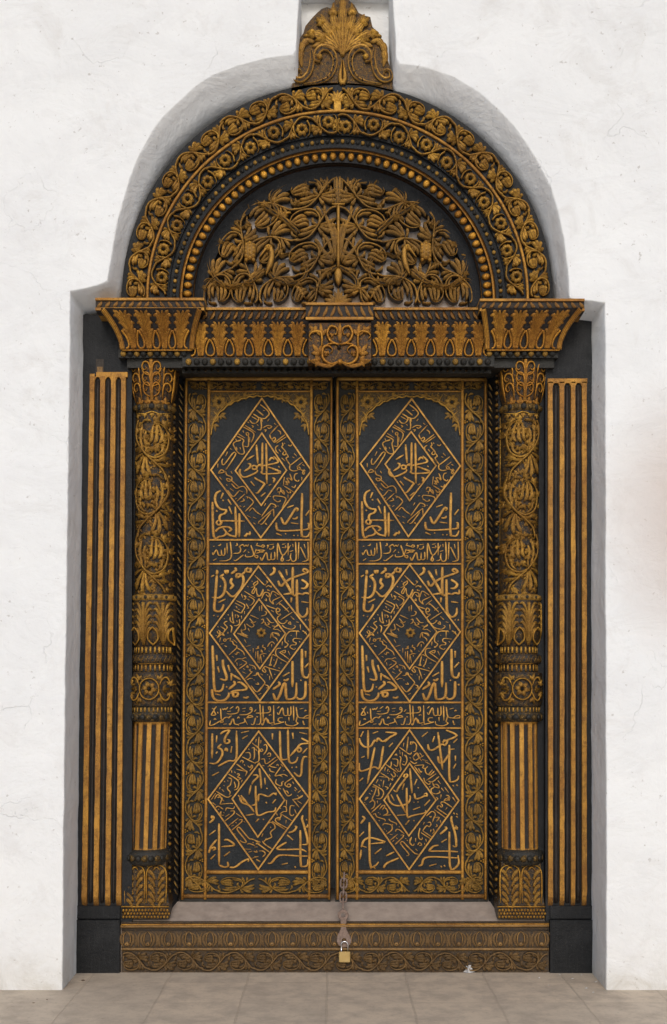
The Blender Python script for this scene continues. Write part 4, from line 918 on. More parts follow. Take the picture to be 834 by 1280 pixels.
RING2 = T(260, 706, s3, "700,160 834,290;655,240 665,255;590,320 605,335;735,235 745,270 700,310 680,285 735,245;640,340 700,330 655,410 680,430 720,350 730,430 760,460 800,450 830,380;545,395 705,495;500,435 520,495;535,520 570,500 540,460 580,480;590,510 620,530;610,470 690,525 660,590 620,610;570,580 610,650 580,650;425,535 550,605 510,700 495,720 385,670;405,570 520,630;420,620 440,650;455,660 470,670;545,690 545,735;300,740 310,755;365,700 375,830 390,870 340,840 330,780;410,740 410,790;430,745 460,770 440,790;500,760 505,805;470,810 470,880 420,910 390,900;430,830 440,860;290,840 240,870 290,930 270,960;240,800 255,810;190,920 260,970 230,1010 290,940;330,900 360,930 345,1010;145,920 160,930;140,990 160,1030 185,1000 150,970;155,1080 200,1040 250,1060;300,1000 300,1030;120,1050 130,1060") + T(320, 706, s3, "0,175 125,300 150,290;150,240 180,255 155,280;150,335 190,310 230,340 225,310;110,365 60,470 10,460;170,370 190,390 180,370;200,380 210,395;80,510 120,430 150,410 200,430 190,480 150,440;130,520 160,540 150,500;240,400 205,520 265,590 250,540 345,490 380,470;240,405 260,395 355,455;280,440 310,475;155,600 200,625 300,660;230,680 270,705;300,600 395,525;355,600 360,580 480,690 490,710;430,680 490,635;320,640 360,670 340,700 300,690 320,640;300,700 330,740 370,730;370,820 545,705;375,740 320,790 340,850 400,880 440,860 470,830 440,830;480,870 520,890 510,850 480,870;390,900 440,940 540,960 590,920 565,900;520,770 550,800 575,820;600,850 640,860;660,890 665,965;470,1030 500,995 580,990 640,980;700,980 760,1040") + T(260, 786, s3, "135,140 200,60 250,100;190,130 175,200;190,230 240,220;250,250 270,265 285,260;230,170 250,190 275,170 250,150 230,170;270,160 300,150 340,140 330,180 370,190 380,230 435,275 310,395;375,160 435,210;435,285 520,340 550,400;400,370 430,385 440,350 475,365;360,410 390,425;400,500 440,450 510,450 555,430 575,440;510,465 575,500 560,530 455,605;430,500 440,550;470,545 510,525;525,590 555,610;515,640 570,670;590,545 600,580 575,570 590,545;615,535 690,560 715,610;615,610 640,640 660,640 550,750;620,610 640,600;665,580 680,590;590,750 590,760 620,740 670,740;680,760 700,765;670,695 720,690 750,650 760,690 800,740 830,770;640,845 735,940 834,840;710,820 760,830 740,800;755,980 795,960") + T(320, 786, s3, "0,680 20,650 40,690 130,790 120,830 25,935;130,830 180,850 185,880 150,880;0,820 45,830 30,810;70,670 105,690;90,610 130,650 150,630 115,590 95,610;100,600 140,560 180,580 375,635;195,590 250,745;205,700 205,765;170,680 180,690;275,675 290,685;240,410 215,520 235,540 200,545 215,515;235,400 260,385 300,410;265,460 275,475;320,440 290,530 265,560 290,570;375,290 310,300 295,370 340,430 480,510;350,350 410,390 500,460;350,360 380,340 440,320 430,360 390,350;360,510 390,510;335,580 360,590;650,45 560,30 490,50 440,120 435,190 480,230 440,280 430,270 470,250;605,40 605,135;690,155 570,145 555,190 600,210 590,240 555,240 520,250 510,280 570,310 590,290;645,185 660,205;480,180 490,190;520,95 530,105;480,330 510,395;395,190 390,250;690,30 740,60 760,100;720,70 750,40")
MID2 = T(260, 706, s3, "770,620 765,680;800,600 800,690;635,750 755,805;620,800 680,860 720,840;570,880 650,930 690,900 640,850;545,880 560,960 500,980 520,1030 600,1090;440,1020 500,1030 540,1060;600,950 620,990;490,970 500,1000") + T(320, 706, s3, "50,630 55,690;90,600 90,690;75,765 140,750 160,710 130,690;160,790 220,860 270,860;80,820 105,810 115,850 75,880;130,850 160,900 200,880 170,860;130,890 220,940;240,910 310,920 330,890 260,960 330,960;320,960 380,1000;220,1050 250,1010 330,1040") + T(260, 786, s3, "440,70 580,130;500,0 510,60 600,110;545,160 575,215;570,265 640,245;615,325 640,320;675,290 675,355;710,300 740,290 760,250 740,290;715,340 710,440;745,360 750,510;780,380 770,510;800,320 815,350 790,340") + T(320, 786, s3, "0,300 45,290 20,260;30,330 30,500;70,400 90,510;70,330 90,340 75,310;110,240 100,270 140,290 130,320;65,390 110,370 160,375;115,390 120,420;170,270 210,210 250,195 280,230;235,230 235,280;190,330 210,340;215,140 240,60 260,130;265,60 330,70 350,110 320,90;270,120 310,150 320,190")
BAND2 = T(320, 878, s3, "560,50 565,270;600,70 620,200 670,230 800,230 790,195 740,205 700,240;620,200 600,290 630,310 550,350 450,330 440,280;650,100 710,85;725,135 740,115 755,130;700,270 715,330 730,320;490,220 495,280;520,60 520,180 480,190 475,80;480,190 420,190 395,80 340,180 320,150;320,90 350,60;400,230 350,230 330,270 380,295 420,290 300,320 270,300 265,45;260,300 200,310 180,250;180,310 150,230 100,340 85,310;195,200 215,180 235,195;230,335 265,335;105,50 110,280;0,160 170,155 215,130 210,70 185,70 195,110;60,30 70,300 0,325;10,210 25,225") + T(260, 878, s3, "725,160 815,160;710,230 680,330 640,320;735,210 745,220;690,140 720,105;620,100 640,70 660,100 640,110 620,100;660,100 650,140 580,180 470,185;510,95 565,85;515,135 555,130;580,230 620,195 670,215 560,235;545,240 550,290 460,320;540,240 590,330;420,95 440,60 465,100 440,120;465,100 440,155 340,175 280,165;330,95 380,60;220,90 230,110 255,90 265,110 300,70;290,135 345,130;380,240 400,320 450,330 460,345;440,240 460,215 470,240;370,240 330,340 320,310;190,90 205,260 250,230 290,220 310,235 330,210 355,200;205,260 190,300 230,290 220,265;205,265 90,330 30,340 40,270;90,260 105,240 125,260;130,60 90,120 120,180 90,190 55,190 65,160 95,110 60,85;145,140 155,170;230,325 280,320")
COR3L = T(256, 910, s3, "115,80 110,450;180,110 175,215;235,90 290,50 370,35 310,130 300,220 360,220 370,180 330,170;250,240 200,290 250,320 265,390 210,490 150,530 70,520;200,570 350,490 470,450 475,40;390,370 405,270;545,70 660,45;560,160 640,110;300,340 320,300 340,350;110,710 215,655;170,380 190,350") + T(318, 910, s3, "380,40 395,430 440,470 500,460;500,20 510,420 540,520 620,500 650,430;700,150 815,220 690,240 640,300 530,420;640,320 680,290 700,330 660,360 640,320;270,80 270,170;570,70 580,160;670,65 790,90;715,380 790,300;790,430 740,430 710,520 700,680 660,720 590,660;555,580 570,595;620,575 635,590") + T(256, 994, s3, "215,420 215,1040;60,860 100,760 180,660;100,800 140,770 160,800 120,815;290,670 340,660 440,740 250,765;70,410 120,370 140,330 105,310 110,350;70,590 165,520;290,905 375,840;90,950 160,880;370,1070 450,1070 560,990 650,950 650,990;215,1040 300,1070 350,1050 340,990") + T(318, 994, s3, "685,520 690,1000 720,1060 790,1040 800,950;200,1010 250,1010 330,920 420,890 680,905 800,905;480,700 410,740 350,805 680,805 780,840;730,300 710,340 740,450 780,600 790,720 710,735;750,470 790,470 800,430;490,590 575,665;510,560 590,530 630,470 600,460;410,1030 500,1010;770,360 790,370;600,1060 620,1080")
RING3 = T(256, 910, s3, "810,130 800,300;770,165 760,215;705,220 800,305;650,310 670,325;700,300 725,290 740,310 740,440 720,470;600,370 670,370 680,440 640,470;560,430 760,530;800,330 810,480 740,520;760,310 775,340;530,510 550,480 575,500 560,525;590,540 600,565;475,535 600,630 630,650 605,715;470,610 620,650;640,560 680,590 700,550 715,580 670,640;445,650 460,670;400,630 405,665;355,685 480,765 510,820 490,900 440,925;480,690 500,680 520,700 490,730 540,750 500,770;560,770 545,810;440,800 460,870 440,890;350,740 400,760 380,850 340,880 350,920 380,950 370,1000;290,790 305,805;340,780 350,795;285,850 295,865;255,910 290,950;230,880 225,910;170,940 330,1030 400,1000;95,1070 165,970;145,1060 190,990 230,1010 250,1050 290,1090;200,1040 220,1010") + T(256, 994, s3, "120,110 170,150;165,190 200,160 280,210;190,30 260,40 230,130 260,130 400,120 420,130;200,205 215,215;310,235 325,190 350,190 430,200 445,160;220,290 245,240 240,295 290,295;280,255 295,265;385,235 440,235 430,280 295,390;470,270 560,330;310,320 370,280;350,460 500,340;400,525 555,390 540,360 510,370;460,400 475,415;400,460 435,445;580,385 605,405;525,670 560,695 620,690 490,520 490,490 520,480 660,640 700,650 834,700;440,570 460,580;630,730 670,720 750,750;715,700 730,710;590,800 690,805;650,850 710,830;730,830 780,850 770,820;700,940 800,910;770,960 820,990") + T(318, 910, s3, "100,180 95,230;30,165 20,210;0,250 70,310 65,480;85,330 110,310 130,335 100,350 85,330;140,260 170,245 190,280 180,340 135,400;190,400 220,370 240,380 240,420 200,420;220,455 230,465;100,465 150,460 160,510 190,530 325,430;120,555 150,565;200,580 350,465;230,545 240,570 330,590;230,600 240,640 310,660;330,560 350,540 360,570;220,690 240,720;395,535 435,580;395,580 310,710 380,700 420,730;380,700 440,690 500,720;430,640 450,630;330,760 320,820 380,860 410,850 410,810 440,790;570,740 460,820 470,860 520,880 545,850 510,830 490,860;570,800 590,830;360,885 400,910;430,900 460,960 500,1010 540,1000 560,980;450,940 490,940 510,980;600,880 640,925;600,920 620,940;650,960 690,930;580,1060 640,1050 725,1000;640,1000 660,1020") + T(318, 994, s3, "480,70 480,160;430,170 470,170 480,240 440,240 380,280;380,190 400,200;600,160 540,160 530,280 570,305 590,280;570,60 670,180;590,55 650,55 725,10;640,80 710,130;600,210 630,280;330,350 350,330 380,340 380,365 340,365;400,280 390,330 320,350 330,400 490,490;410,285 560,380;475,370 470,425;265,385 460,510;215,420 250,400 300,440 310,490 270,520 240,560 260,620 200,650 140,680;240,470 250,485;120,680 160,730 265,800;130,570 110,620;150,690 180,640;330,270 345,300;0,665 80,720;30,730 50,720 230,850;0,770 50,770;70,830 130,830 165,870 120,920;0,910 60,915;30,950 90,985;10,850 40,840")
RING3R = T(445, 910, s3, "780,130 755,350;715,220 705,275;645,285 780,380;810,200 825,250;650,330 660,390;690,360 695,420;580,410 600,385 610,415;540,460 610,465 625,500 610,570 560,540;650,420 670,450 655,540 670,620 640,650 590,600;625,605 640,615;740,400 760,470 730,550 680,530;710,495 720,505;720,400 750,440;445,540 620,665;525,500 525,560 500,580;440,580 425,640;480,610 470,645;495,640 505,650;470,670 480,680;560,650 590,700 560,730 520,680;540,740 550,780 510,750;610,710 625,720;365,665 490,750 480,790;345,720 470,735;330,765 300,820;370,770 380,790;340,840 360,870;415,780 400,880;430,870 480,890 450,920;520,820 500,870;255,840 390,920 410,980 370,1050 300,1050;240,875 300,890 270,990 240,1060 270,1090;330,900 340,1000 300,1010;195,970 225,990;230,930 245,945;130,1060 180,1030") + T(507, 910, s3, "40,130 15,330;70,250 80,210 110,210 100,240;110,200 160,250 150,340 110,350;20,370 70,390 90,360;110,430 170,370 200,440 140,480 110,430;160,380 240,490;210,370 250,420;270,410 170,470;250,470 330,490;290,500 375,545;70,490 130,530 170,510;60,440 80,450;130,570 220,690;140,560 270,550 250,590 300,600 330,570;290,600 300,660 340,690 400,620;340,690 370,700 430,640;190,600 230,660 240,640;310,780 455,680;270,740 290,800 350,840 370,800;340,790 400,800 500,720;400,810 430,870 500,890 470,840 420,840;480,780 520,830;350,880 370,870;430,880 380,910 390,960 450,980 510,960 500,930;530,890 570,940;580,880 640,960;530,990 520,1050;600,1000 640,1010 660,1060 620,1030;450,1030 480,1050 470,1070;700,1030 740,1080;570,1080 660,1080") + T(445, 994, s3, "140,40 180,30 130,80;125,105 140,115;145,130 155,140;200,110 240,80 280,100 270,170 220,210;250,60 270,100;320,80 320,120;230,260 375,125;350,210 400,150 430,160 390,220;420,180 460,210 470,270 410,300 520,290;330,255 345,265;355,275 365,285;255,285 290,275 310,320 430,360 430,390;340,370 355,385;490,350 510,380 600,420 600,445;400,450 420,420 520,440 540,480 530,520 455,580;540,430 550,450;420,500 435,510;450,525 460,540;590,540 600,510 640,510 720,575;640,465 655,475;510,670 620,580;505,580 545,590;580,735 700,620 700,590 665,595;600,630 620,650;545,690 570,665;834,830 700,690 670,700 670,730 790,880 750,900;735,640 750,650;760,665 770,680;810,640 800,700 834,740") + T(507, 994, s3, "570,90 600,50 650,70 640,20;520,110 570,100 700,185;520,120 550,150 530,180 510,150;500,150 470,190 620,295;620,180 590,220;430,215 600,340;700,30 745,100;310,310 390,240 440,270 440,310 420,340 400,400;440,330 500,330 460,390;360,310 370,330 385,310;330,410 360,400 380,430 350,470 320,450 280,490 255,530;255,530 395,625;230,555 380,655;280,400 260,440;515,370 530,420;445,470 470,460 460,430;380,510 370,550;410,500 425,540 400,570;215,490 195,570 200,640 240,660 250,630;180,740 210,700 240,740 200,750;300,650 310,690;280,710 290,740;90,620 65,710 110,750 130,720;150,640 150,690;0,735 120,850 150,870 200,880;150,800 180,830")
MID3L = T(256, 910, s3, "720,700 780,700 790,730 730,790 700,840;690,850 660,990;760,860 760,1096;540,1000 590,1096;500,1000 560,1080") + T(318, 910, s3, "75,600 95,740 105,900;155,740 165,840;180,895 200,905;60,1090 70,990 150,1000 210,1020 290,970 330,1000 320,960") + T(256, 994, s3, "520,40 560,110 660,150 740,250;540,0 660,150;770,0 760,130 700,150;765,130 780,290;610,300 740,280;770,390 800,350") + T(318, 994, s3, "30,0 30,200 60,300 200,250 300,235 320,180;20,400 70,350;130,355 145,365;170,100 190,120;270,120 320,60")
COR3R = T(445, 905, s2, "90,45 90,260;25,105 35,140 65,170 110,165 140,120 155,130 165,105 200,130 240,105 225,125;220,60 300,70 250,100 215,135;140,175 85,445;205,165 175,325 135,320 35,350 25,290;35,95 55,55;125,70 165,55;245,170 275,140;25,425 55,400;40,250 65,240;610,60 645,340;535,150 545,190 580,190 640,150 660,160 680,130 655,120 650,145;670,45 740,75 740,95 640,135;695,155 695,400 715,430 755,415 765,385;610,240 620,285 650,285 695,220;695,190 735,185;490,95 535,60;570,135 585,90;725,140 755,110;740,235 740,275;725,330 745,295;720,455 730,465;748,451 758,461")
COR3R += T(445, 995, s2, "100,195 105,500 140,520 170,490;40,380 60,330 110,310 200,335 210,345 110,355;40,400 30,470;205,535 230,500 320,460;25,300 60,265;45,150 65,165 35,205;140,430 190,390;225,445 285,415;105,530 115,540;135,530 145,540;40,370 80,382;695,265 700,520 730,540 765,500 760,440;465,520 490,510 530,455 760,460;540,410 575,375 615,365;545,410 690,410 760,415;715,150 710,180 740,290 745,375 720,370;720,230 755,245 740,220;660,230 675,240 625,285;635,345 675,320;545,520 600,505;630,520 640,530;655,515 665,525;725,125 735,135;747,130 757,140;747,150 757,160")
MID3R = T(445, 910, s3, "740,680 770,700 750,735 710,720 740,680;745,740 640,880 600,950 560,920;720,820 690,920;755,890 755,1096;610,990 650,1096;480,1010 500,1090;520,990 570,1080") + T(507, 910, s3, "65,600 95,970;170,760 130,850;180,885 200,895;130,970 150,1050 220,1040 280,1010 320,1010 310,970 270,990") + T(445, 994, s3, "475,0 500,90 580,150 690,150 780,110 810,40 800,0;610,0 740,260;755,0 765,310 834,300;610,300 740,290;735,440 795,370") + T(507, 994, s3, "20,0 25,310 80,310 160,290 290,260 300,220;110,215 220,175;280,155 365,65;120,100 130,110;180,95 190,105;120,370 130,385;10,430 55,375")

def affine(x0, x1, u0, u1, y0=0, y1=1, v0=0, v1=1):
    return lambda P: [(u0 + (x - x0) / (x1 - x0) * (u1 - u0), v0 + (y - y0) / (y1 - y0) * (v1 - v0)) for x, y in P]
ident = lambda P: P
def letters(name, parent, strokes, w_, f=ident, h=2.3, gm=1., tone=None, split=None):
    parts = {}
    for P in strokes:
        Q = f(P); m = np.mean(Q, 0)
        parts.setdefault((m[0] > split[0], m[1] > split[1]) if split else 0, []).append(Q)
    for qs in parts.values():
        r = Rel(DY, under=.6)
        for i, Q in enumerate(qs): r.ribbon(Q, w_ * .92, h + .06 * (i % 4), 'flat', 'pen', gm=gm, tone=random.uniform(.3, 1) if tone is None else tone, step=2.2)
        r.build(name, M_TEXT, parent)

def leaf(side, label):
    Lf = side == 'L'
    if Lf: oL, iL, iR, oR, hx = 233, 261.5, 389.5, 414.5, (233 - 417) / 300 * DK
    else: oL, iL, iR, oR, hx = 422, 446.5, 578, 607, (607 - 417) / 300 * DK
    sh = (lambda v: -4.5 * (v - 490) / 600) if Lf else (lambda v: 0.)
    root = thing("door_leaf", label, "door", (hx, DY, .22), "pair of carved door leaves")
    def X(u, v): return u + sh(v) * (1 if u < 300 else .6)
    # boards
    r = Rel(DY, under=0); x0, x1 = (X(oL, 800) - 3.5, oR + 1.6) if Lf else (oL - 2.5, oR + 3)
    r.prism([(X(oL, 468) - 3, 466), (oR + 1.6, 466), (X(oR, 1128) + 1.6, 1129), (X(oL, 1128) - 3, 1129)] if Lf else [(oL - 2.4, 466), (oR + 3, 466), (oR + 3, 1129), (oL - 2.9, 1129)], -12, 0, .1, .05)
    r.build("leaf_board", M_DULL, root)
    r = Rel(DY, under=0)
    r.prism([(X(iL, 490), 489), (X(iR, 490), 489), (X(iR, 1090), 1090), (X(iL, 1090), 1090)], -1, .5, 0, .4)
    r.build("field_board", M_FIELD, root)
    # gilt rails
    r = Rel(DY, under=1)
    for u, wd in ((oL, 4.6), (iL, 5.2), (iR, 5.2), (oR, 3.6 if Lf else 4.6)):
        vs = np.linspace(473, 1124, 24); r.ribbon([(X(u, v) + random.uniform(-.12, .12), v) for v in vs], wd, 3.2, 'round', 'none', tone=random.uniform(.5, .75), step=20)
    r.line((X(oL, 474), 474), (X(oR, 474), 474 + (0 if Lf else 1)), 6.5, 3.4, 'round', tone=.7); r.line((X(iL, 489), 489.5), (X(iR, 489), 489.5), 3, 2.2, 'round', tone=.4)
    r.line((X(iL, 1090), 1090), (X(iR, 1090), 1090), 6.5, 3.3, 'round', tone=.45); r.line((X(oL, 1120), 1120), (X(oR, 1120), 1120), 7, 3.1, 'round', gm=.62, tone=.4)
    for v in (675, 705, 878, 910): r.line((X(iL, v), v), (X(iR, v), v), 2.5, 2.4, 'flat', tone=.7)
    r.build("gilt_rail", M_RAIL, root)
    # carved borders
    r = Rel(DY)
    for k, (ua, ub) in enumerate(((oL + 2.5, iL - 2.5), (iR + 2.5, oR - 2))):
        um = (ua + ub) / 2; hw = (ub - ua) / 2 - .6
        strip(r, lambda s, t: (X(um, 490 + s) + t, 492 + s), 620, hw, 36.5, 1 if k ^ Lf else -1, .29, 4.6)
    for v0, v1 in ((478, 488), (1095, 1116)):
        vm = (v0 + v1) / 2; hw = (v1 - v0) / 2 - .4
        Lh = (oR - oL) - 8
        strip(r, lambda s, t: (X(oL + 4 + s, vm), vm + t), Lh / 2 - 2, hw, 34 if hw > 6 else 22, 1, .29, 4.4, berries=False)
        strip(r, lambda s, t: (X(oR - 4 - s, vm), vm + t), Lh / 2 - 2, hw, 34 if hw > 6 else 22, 1, .29, 4.4, berries=False)
    r.build("scroll_border", M_DULL, root)
    # arched spandrels over the top panel
    r = Rel(DY, under=.5); ap = (328.5, 495.5) if Lf else (515, 496); a0 = X(iL, 545) + 3; a1 = X(iR, 545) - 3
    for sg, e in ((-1, a0), (1, a1)):
        A = [(ap[0] + (e - ap[0]) * q, ap[1] + (50) * (1 - math.sqrt(max(0, 1 - q ** 2.1))) * .98 - 0) for q in np.linspace(0, 1, 30)]
        pl = [(a_, min(b_, 546)) for a_, b_ in A] + [(e + sg * 1.5, 546), (e + sg * 1.5, 491), (ap[0], 491)]
        r.prism(pl, -.5, 1.4, .45, .1)
        W = [(a_ + .0, b_ + .8 * sin(i * 1.5)) for i, (a_, b_) in enumerate(A)]
        r.ribbon(W, 2.6, 2.6, 'round', 'none', tone=.6, h0=1); r.ribbon([(a_, b_ - 3.2) for a_, b_ in A[4:]], 1.4, 1.2, 'round', 'none', tone=.3, h0=1.2)
        r.rosette(e - sg * 10, 503, 9.6, 8, 4.2, .65)
        for du, v, an in ((25, 498, 0), (31, 497, .3), (6, 520, 1.2), (4, 530, 1.4), (12, 518, .7), (40, 494.5, .1)):
            r.fan(e - sg * du, v, math.atan2(sin(an), -sg * cos(an)), 10, 3.6, 3, .6, 3.4, tone=random.uniform(.2, .9))
        r.ribbon([(e - sg * 22, 494), (e - sg * 26, 502), (e - sg * 20, 506), (e - sg * 19, 500)], 2.6, 3.2, tone=.5); r.ribbon([(e - sg * 3, 514), (e - sg * 9, 522), (e - sg * 4, 528), (e - sg * 2, 522)], 2.6, 3.2, tone=.6)
    r.build("spandrel", M_DULL, root)
    # panels
    if Lf:
        PN = [((327.6, 498.4), (389.4, 588.7), (326.3, 672.4), (264, 588)), ((323.3, 708), (388.5, 790.5), (325, 876), (262.3, 791.5)), ((323.6, 914), (387, 998), (323, 1086.5), (260.3, 998.5))]
        IN = [((327.6, 542), (358.4, 588.2), (326.8, 632), (294.5, 588.7)), ((324, 749), (357, 792), (325, 836), (292.5, 792.5)), ((324, 954), (356, 1000), (322.5, 1046), (290.5, 998.5))]
        F1 = F2 = FB = F3 = ident
    else:
        PN = [((514.6, 499), (575.3, 583), (510.5, 671), (450.7, 580)), ((512, 706), (575.3, 790), (512, 877), (449.3, 791.5)), ((512, 912.5), (573.5, 1000.5), (511.5, 1086.5), (449.5, 998.5))]
        IN = [((514, 540), (545, 582.5), (512, 626), (481.5, 580.5)), ((512, 745), (546, 790), (512, 836), (479.5, 792)), ((512, 954), (545, 1000), (511, 1044.5), (480, 1000))]
        F1 = affine(264, 389.4, 450.7, 575.3, 498, 672, 498, 671); F2 = affine(262.3, 388.5, 449.3, 575.3); FB = affine(262, 388, 449, 575.5)
        F3 = affine(260.3, 387, 449.5, 573.5)
    nm = ("inscribed_panel",) * 3
    for k in range(3):
        v = (590, 792, 1000)[k]
        Pn = part_root("inscribed_panel", root, ((PN[k][0][0] - 417) / 300 * DK, DY, ZC + (860 - v) / 300 * DK))
        SPL = (PN[k][0][0], PN[k][1][1])
        r = Rel(DY, under=.6); r.poly(PN[k], 2.2, 2.6, tone=.7); r.poly(IN[k], 2.0, 2.5, tone=.65)
        r.build("diamond_frame", M_TEXT, Pn)
        if k == 0:
            letters("corner_lettering", Pn, COR1, 3.6, F1, split=SPL); letters("border_lettering", Pn, RING1, 1.8, F1); letters("centre_lettering", Pn, MID1, 3.1, F1)
        elif k == 1:
            letters("corner_lettering", Pn, COR2, 4.0, F2, split=SPL); letters("border_lettering", Pn, RING2, 1.7, F2, tone=.8); letters("centre_lettering", Pn, MID2, 1.7, F2, tone=.3)
            r = Rel(DY, under=.6); u = (PN[k][0][0] + PN[k][2][0]) / 2 + (2.5 if Lf else 1); r.dome(u, 791, 8.8, 8.8, 1, g=0); r.rosette(u, 791, 6.8, 7, 3, .25); r.build("boss", M_ARCH, Pn)
        else:
            letters("corner_lettering", Pn, COR3L if Lf else COR3R, 3.3, split=SPL); letters("border_lettering", Pn, RING3 if Lf else RING3R, 1.8); letters("centre_lettering", Pn, MID3L if Lf else MID3R, 3.0)
    for st, v in ((BAND1, 690), (BAND2, 894)):
        letters("inscription_band", root, st, 2.0, FB if v == 894 or not Lf else ident, tone=.8)
    r = Rel(DY, under=.6)
    if Lf: r.dome(393.5, 783, 3, 3, 2, g=.1)
    else: r.dome(428.5, 787.5, 4.4, 4.2, 1.6, g=0)
    r.build("latch_hole", M_BLACK, root)
    return root
leaf('L', "left carved door leaf without any chain, gilded calligraphy in diamonds on blue black panels")
leaf('R', "right carved door leaf with the iron chain on its inner edge, gilded calligraphy in diamonds")
link_mesh("x", [(0, 0, 0)], [], M_BLACK) if 0 else None

# ------------------------------------------------------------------ chain, hasp, padlock
def tube(path, rad, n=8, closed=False):
    P = np.asarray(path, float); m = len(P); V = []; F = []
    T_ = np.roll(P, -1, 0) - np.roll(P, 1, 0) if closed else np.gradient(P, axis=0)
    T_ /= np.linalg.norm(T_, axis=1, keepdims=True)
    ref = np.array([0.3, 1, .1]); ref /= np.linalg.norm(ref)
    for p, t in zip(P, T_):
        a = np.cross(t, ref); a /= np.linalg.norm(a); b_ = np.cross(t, a)
        for j in range(n):
            th = 2 * pi * j / n; V.append(p + (a * cos(th) + b_ * sin(th)) * rad)
    for i in range(m if closed else m - 1):
        for j in range(n): F.append((i * n + j, i * n + (j + 1) % n, ((i + 1) % m) * n + (j + 1) % n, ((i + 1) % m) * n + j))
    if not closed: F += [tuple(range(n)), tuple(range((m - 1) * n, m * n))]
    return V, F
def PX(u, v, y): k = (D + y) / D; return np.array([(u - 417) / 300 * k, y, ZC + (860 - v) / 300 * k])
top, bot = PX(431.5, 1052, .275), PX(428.6, 1144, -.012)
CH = thing("iron_chain", "rusty iron chain and hasp plate hanging from the right door leaf over the sill", "chain", tuple(top))
mids = [(432, 1050, .278), (431.6, 1057, .262), (431.2, 1066, .245), (430.9, 1075, .215), (430.7, 1084, .185), (430.3, 1092, .155), (430, 1100, .125), (429.6, 1108, .095), (429.3, 1117, .065), (429, 1126, .035), (428.8, 1136, .0)]
C3 = [PX(*m) for m in mids]
for i in range(len(C3) - 1):
    a, b_ = C3[i], C3[i + 1]; d = b_ - a; L_ = np.linalg.norm(d); d /= L_; ln = L_ * .5 + .009
    sidev = np.cross(d, np.array([0, 1, 0])); sidev /= np.linalg.norm(sidev); other = np.cross(d, sidev)
    if i % 2: sidev = other
    wd = .0135; c = (a + b_) / 2; P = []
    for t in np.linspace(0, 2 * pi, 22)[:-1]:
        P.append(c + d * np.sign(cos(t)) * (ln - wd) * min(1, abs(cos(t)) * 2.2) + d * cos(t) * wd + sidev * sin(t) * wd)
    V, F = tube(P, .0043, 6, True); link_mesh("link", V, F, M_RUST, CH, smooth=[True] * len(F))
# hasp plate: eye above, neck, wider eye below
def outline_plate(cu, pts, y0, y1, holes):
    pass
r = Rel(-.012, under=0)
def washer(r, u, v, ro, ri, h0, h1):
    th = np.linspace(0, 2 * pi, 29)
    rr_ = [(ri, h0), (ri, h1), (ro - .6, h1), (ro, h1 - .8), (ro, h0)]
    U = np.array([[u + a * cos(t) for a, _ in rr_] for t in th]); V = np.array([[v + a * sin(t) for a, _ in rr_] for t in th]); H = np.array([[q for _, q in rr_] for t in th])
    r.grid(U, V, H, 0, .5, False)
washer(r, 429, 1143.5, 6.8, 3.0, 0, 2.4)
n_ = 16; vs = np.linspace(1147, 1172, n_); hwv = np.interp(vs, [1147, 1151, 1158, 1162, 1168, 1172], [4.6, 3.9, 3.5, 4.2, 7.2, 8.6])
U = np.stack([429.5 - hwv, 429.5 - hwv + .5, 429.5 + hwv - .5, 429.5 + hwv], 1); r.grid(U, np.repeat(vs[:, None], 4, 1), np.repeat(np.array([[0, 2.2, 2.2, 0]]), n_, 0), 0, .5, False)
washer(r, 430.3, 1175, 9.2, 2.9, 0, 2.3)
r.build("hasp_plate", M_RUST, CH)
yk = -.03
PL = thing("padlock", "small brass padlock with steel shackle hanging from the hasp plate", "padlock", tuple(PX(430.6, 1202, yk)))
import bmesh
def bevel_box(name, u0, v0, u1, v1, ya, yb, bev, mat, parent):
    bm = bmesh.new(); a = PX(u0, v1, yk); c = PX(u1, v0, yk)
    vs = [bm.verts.new((x, y, z)) for x in (a[0], c[0]) for y in (ya, yb) for z in (a[2], c[2])]
    for f in ((0, 1, 3, 2), (4, 6, 7, 5), (0, 4, 5, 1), (2, 3, 7, 6), (0, 2, 6, 4), (1, 5, 7, 3)): bm.faces.new([vs[i] for i in f])
    bmesh.ops.recalc_face_normals(bm, faces=bm.faces); bmesh.ops.bevel(bm, geom=bm.edges[:], offset=bev, segments=3, affect='EDGES')
    V = [tuple(v.co) for v in bm.verts]; bm.verts.index_update(); F = [tuple(v.index for v in f.verts) for f in bm.faces]; bm.free()
    return link_mesh(name, V, F, mat, parent, smooth=[False] * len(F))
bevel_box("lock_body", 423.9, 1189, 437.8, 1202.2, yk - .011, yk + .008, .0022, M_BRASS, PL)
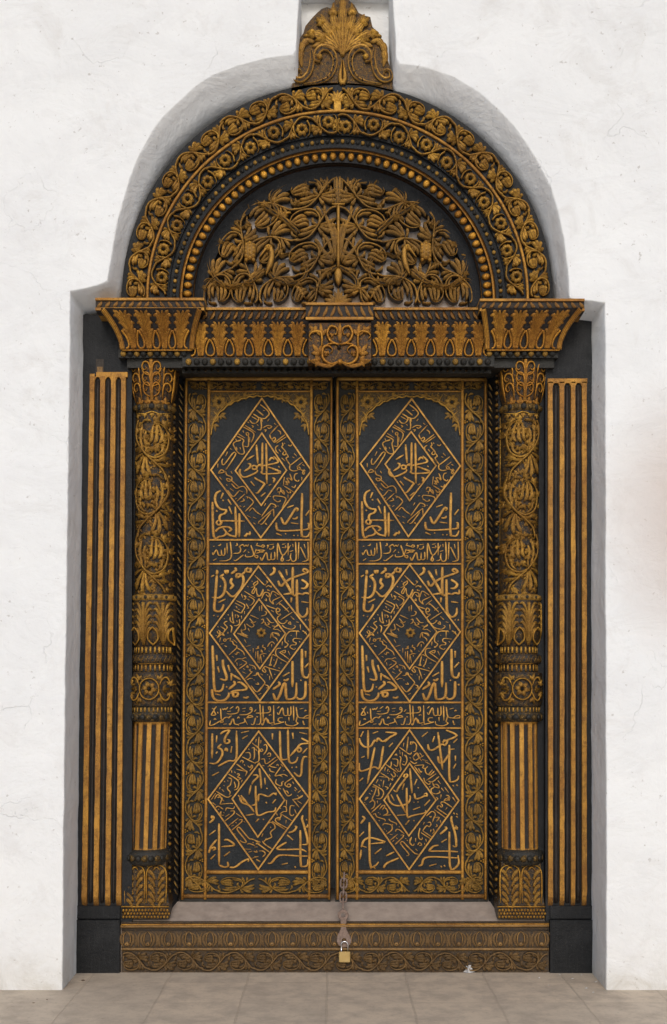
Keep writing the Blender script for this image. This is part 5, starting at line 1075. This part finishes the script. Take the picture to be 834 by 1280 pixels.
P = [PX(426.8, 1190, yk)] + [PX(426.8, 1183, yk)] + [PX(430.7 - 4.3 * cos(t), 1181.5 - 4.6 * sin(t), yk) for t in np.linspace(0, pi, 13)] + [PX(435, 1183, yk), PX(435, 1190, yk)]
V, F = tube(P, .0032, 8); link_mesh("shackle", V, F, M_STEEL, PL, smooth=[True] * len(F))

# ------------------------------------------------------------------ litter on the floor
def scrap(name, label, cat, u, v, size, mat, group=None, h=.6, seed=1, n=9):
    rs = np.random.RandomState(seed); z = 0; yy = 355 * D / (v - 860) - D; c = PX(u, v, yy); c[2] = .001
    th = np.sort(rs.uniform(0, 2 * pi, n)); V = [c + np.array([0, 0, size * h])]
    for k, f in ((.55, h * .9), (1., .15)):
        for t in th: V.append(c + size * np.array([cos(t) * f_(rs) * k, sin(t) * .7 * f_(rs) * k, max(.0, f * rs.uniform(.3, 1.1))]))
    V.append(c)
    F = [(0, 1 + j, 1 + (j + 1) % n) for j in range(n)] + [(1 + j, 1 + n + j, 1 + n + (j + 1) % n, 1 + (j + 1) % n) for j in range(n)] + [(2 * n + 1, 1 + n + (j + 1) % n, 1 + n + j) for j in range(n)]
    o = link_mesh(name, V, F, mat); o['label'] = label; o['category'] = cat
    if group: o['group'] = group
def f_(rs): return rs.uniform(.65, 1.1)
scrap("plastic_scrap", "crumpled scrap of clear plastic on the floor against the threshold", "litter", 586, 1216, .024, M_FILM, h=1.3, seed=4, n=11)
for i, (u, v, s_) in enumerate(((733, 1236, .008), (716, 1224, .006), (674, 1223, .006), (745, 1228, .007), (700, 1219, .005), (727, 1219, .005), (742, 1241, .006), (686, 1232, .004))):
    scrap("lime_flake", "tiny white lime flake on the floor in front of the right plinth", "flake", u, v, s_, M_CHIP, "lime flakes by the right plinth", seed=10 + i)
for i, (u, v, s_) in enumerate(((104, 1226, .011), (58, 1250, .008), (42, 1254, .007))):
    scrap("dry_leaf", ("dry brown leaf on the floor in front of the left plinth", "dark dry leaf on the floor below the left wall, nearer the wall", "dark dry leaf fragment furthest left on the floor")[i], "leaf", u, v, s_, M_LEAFLITTER, h=.3, seed=30 + i)
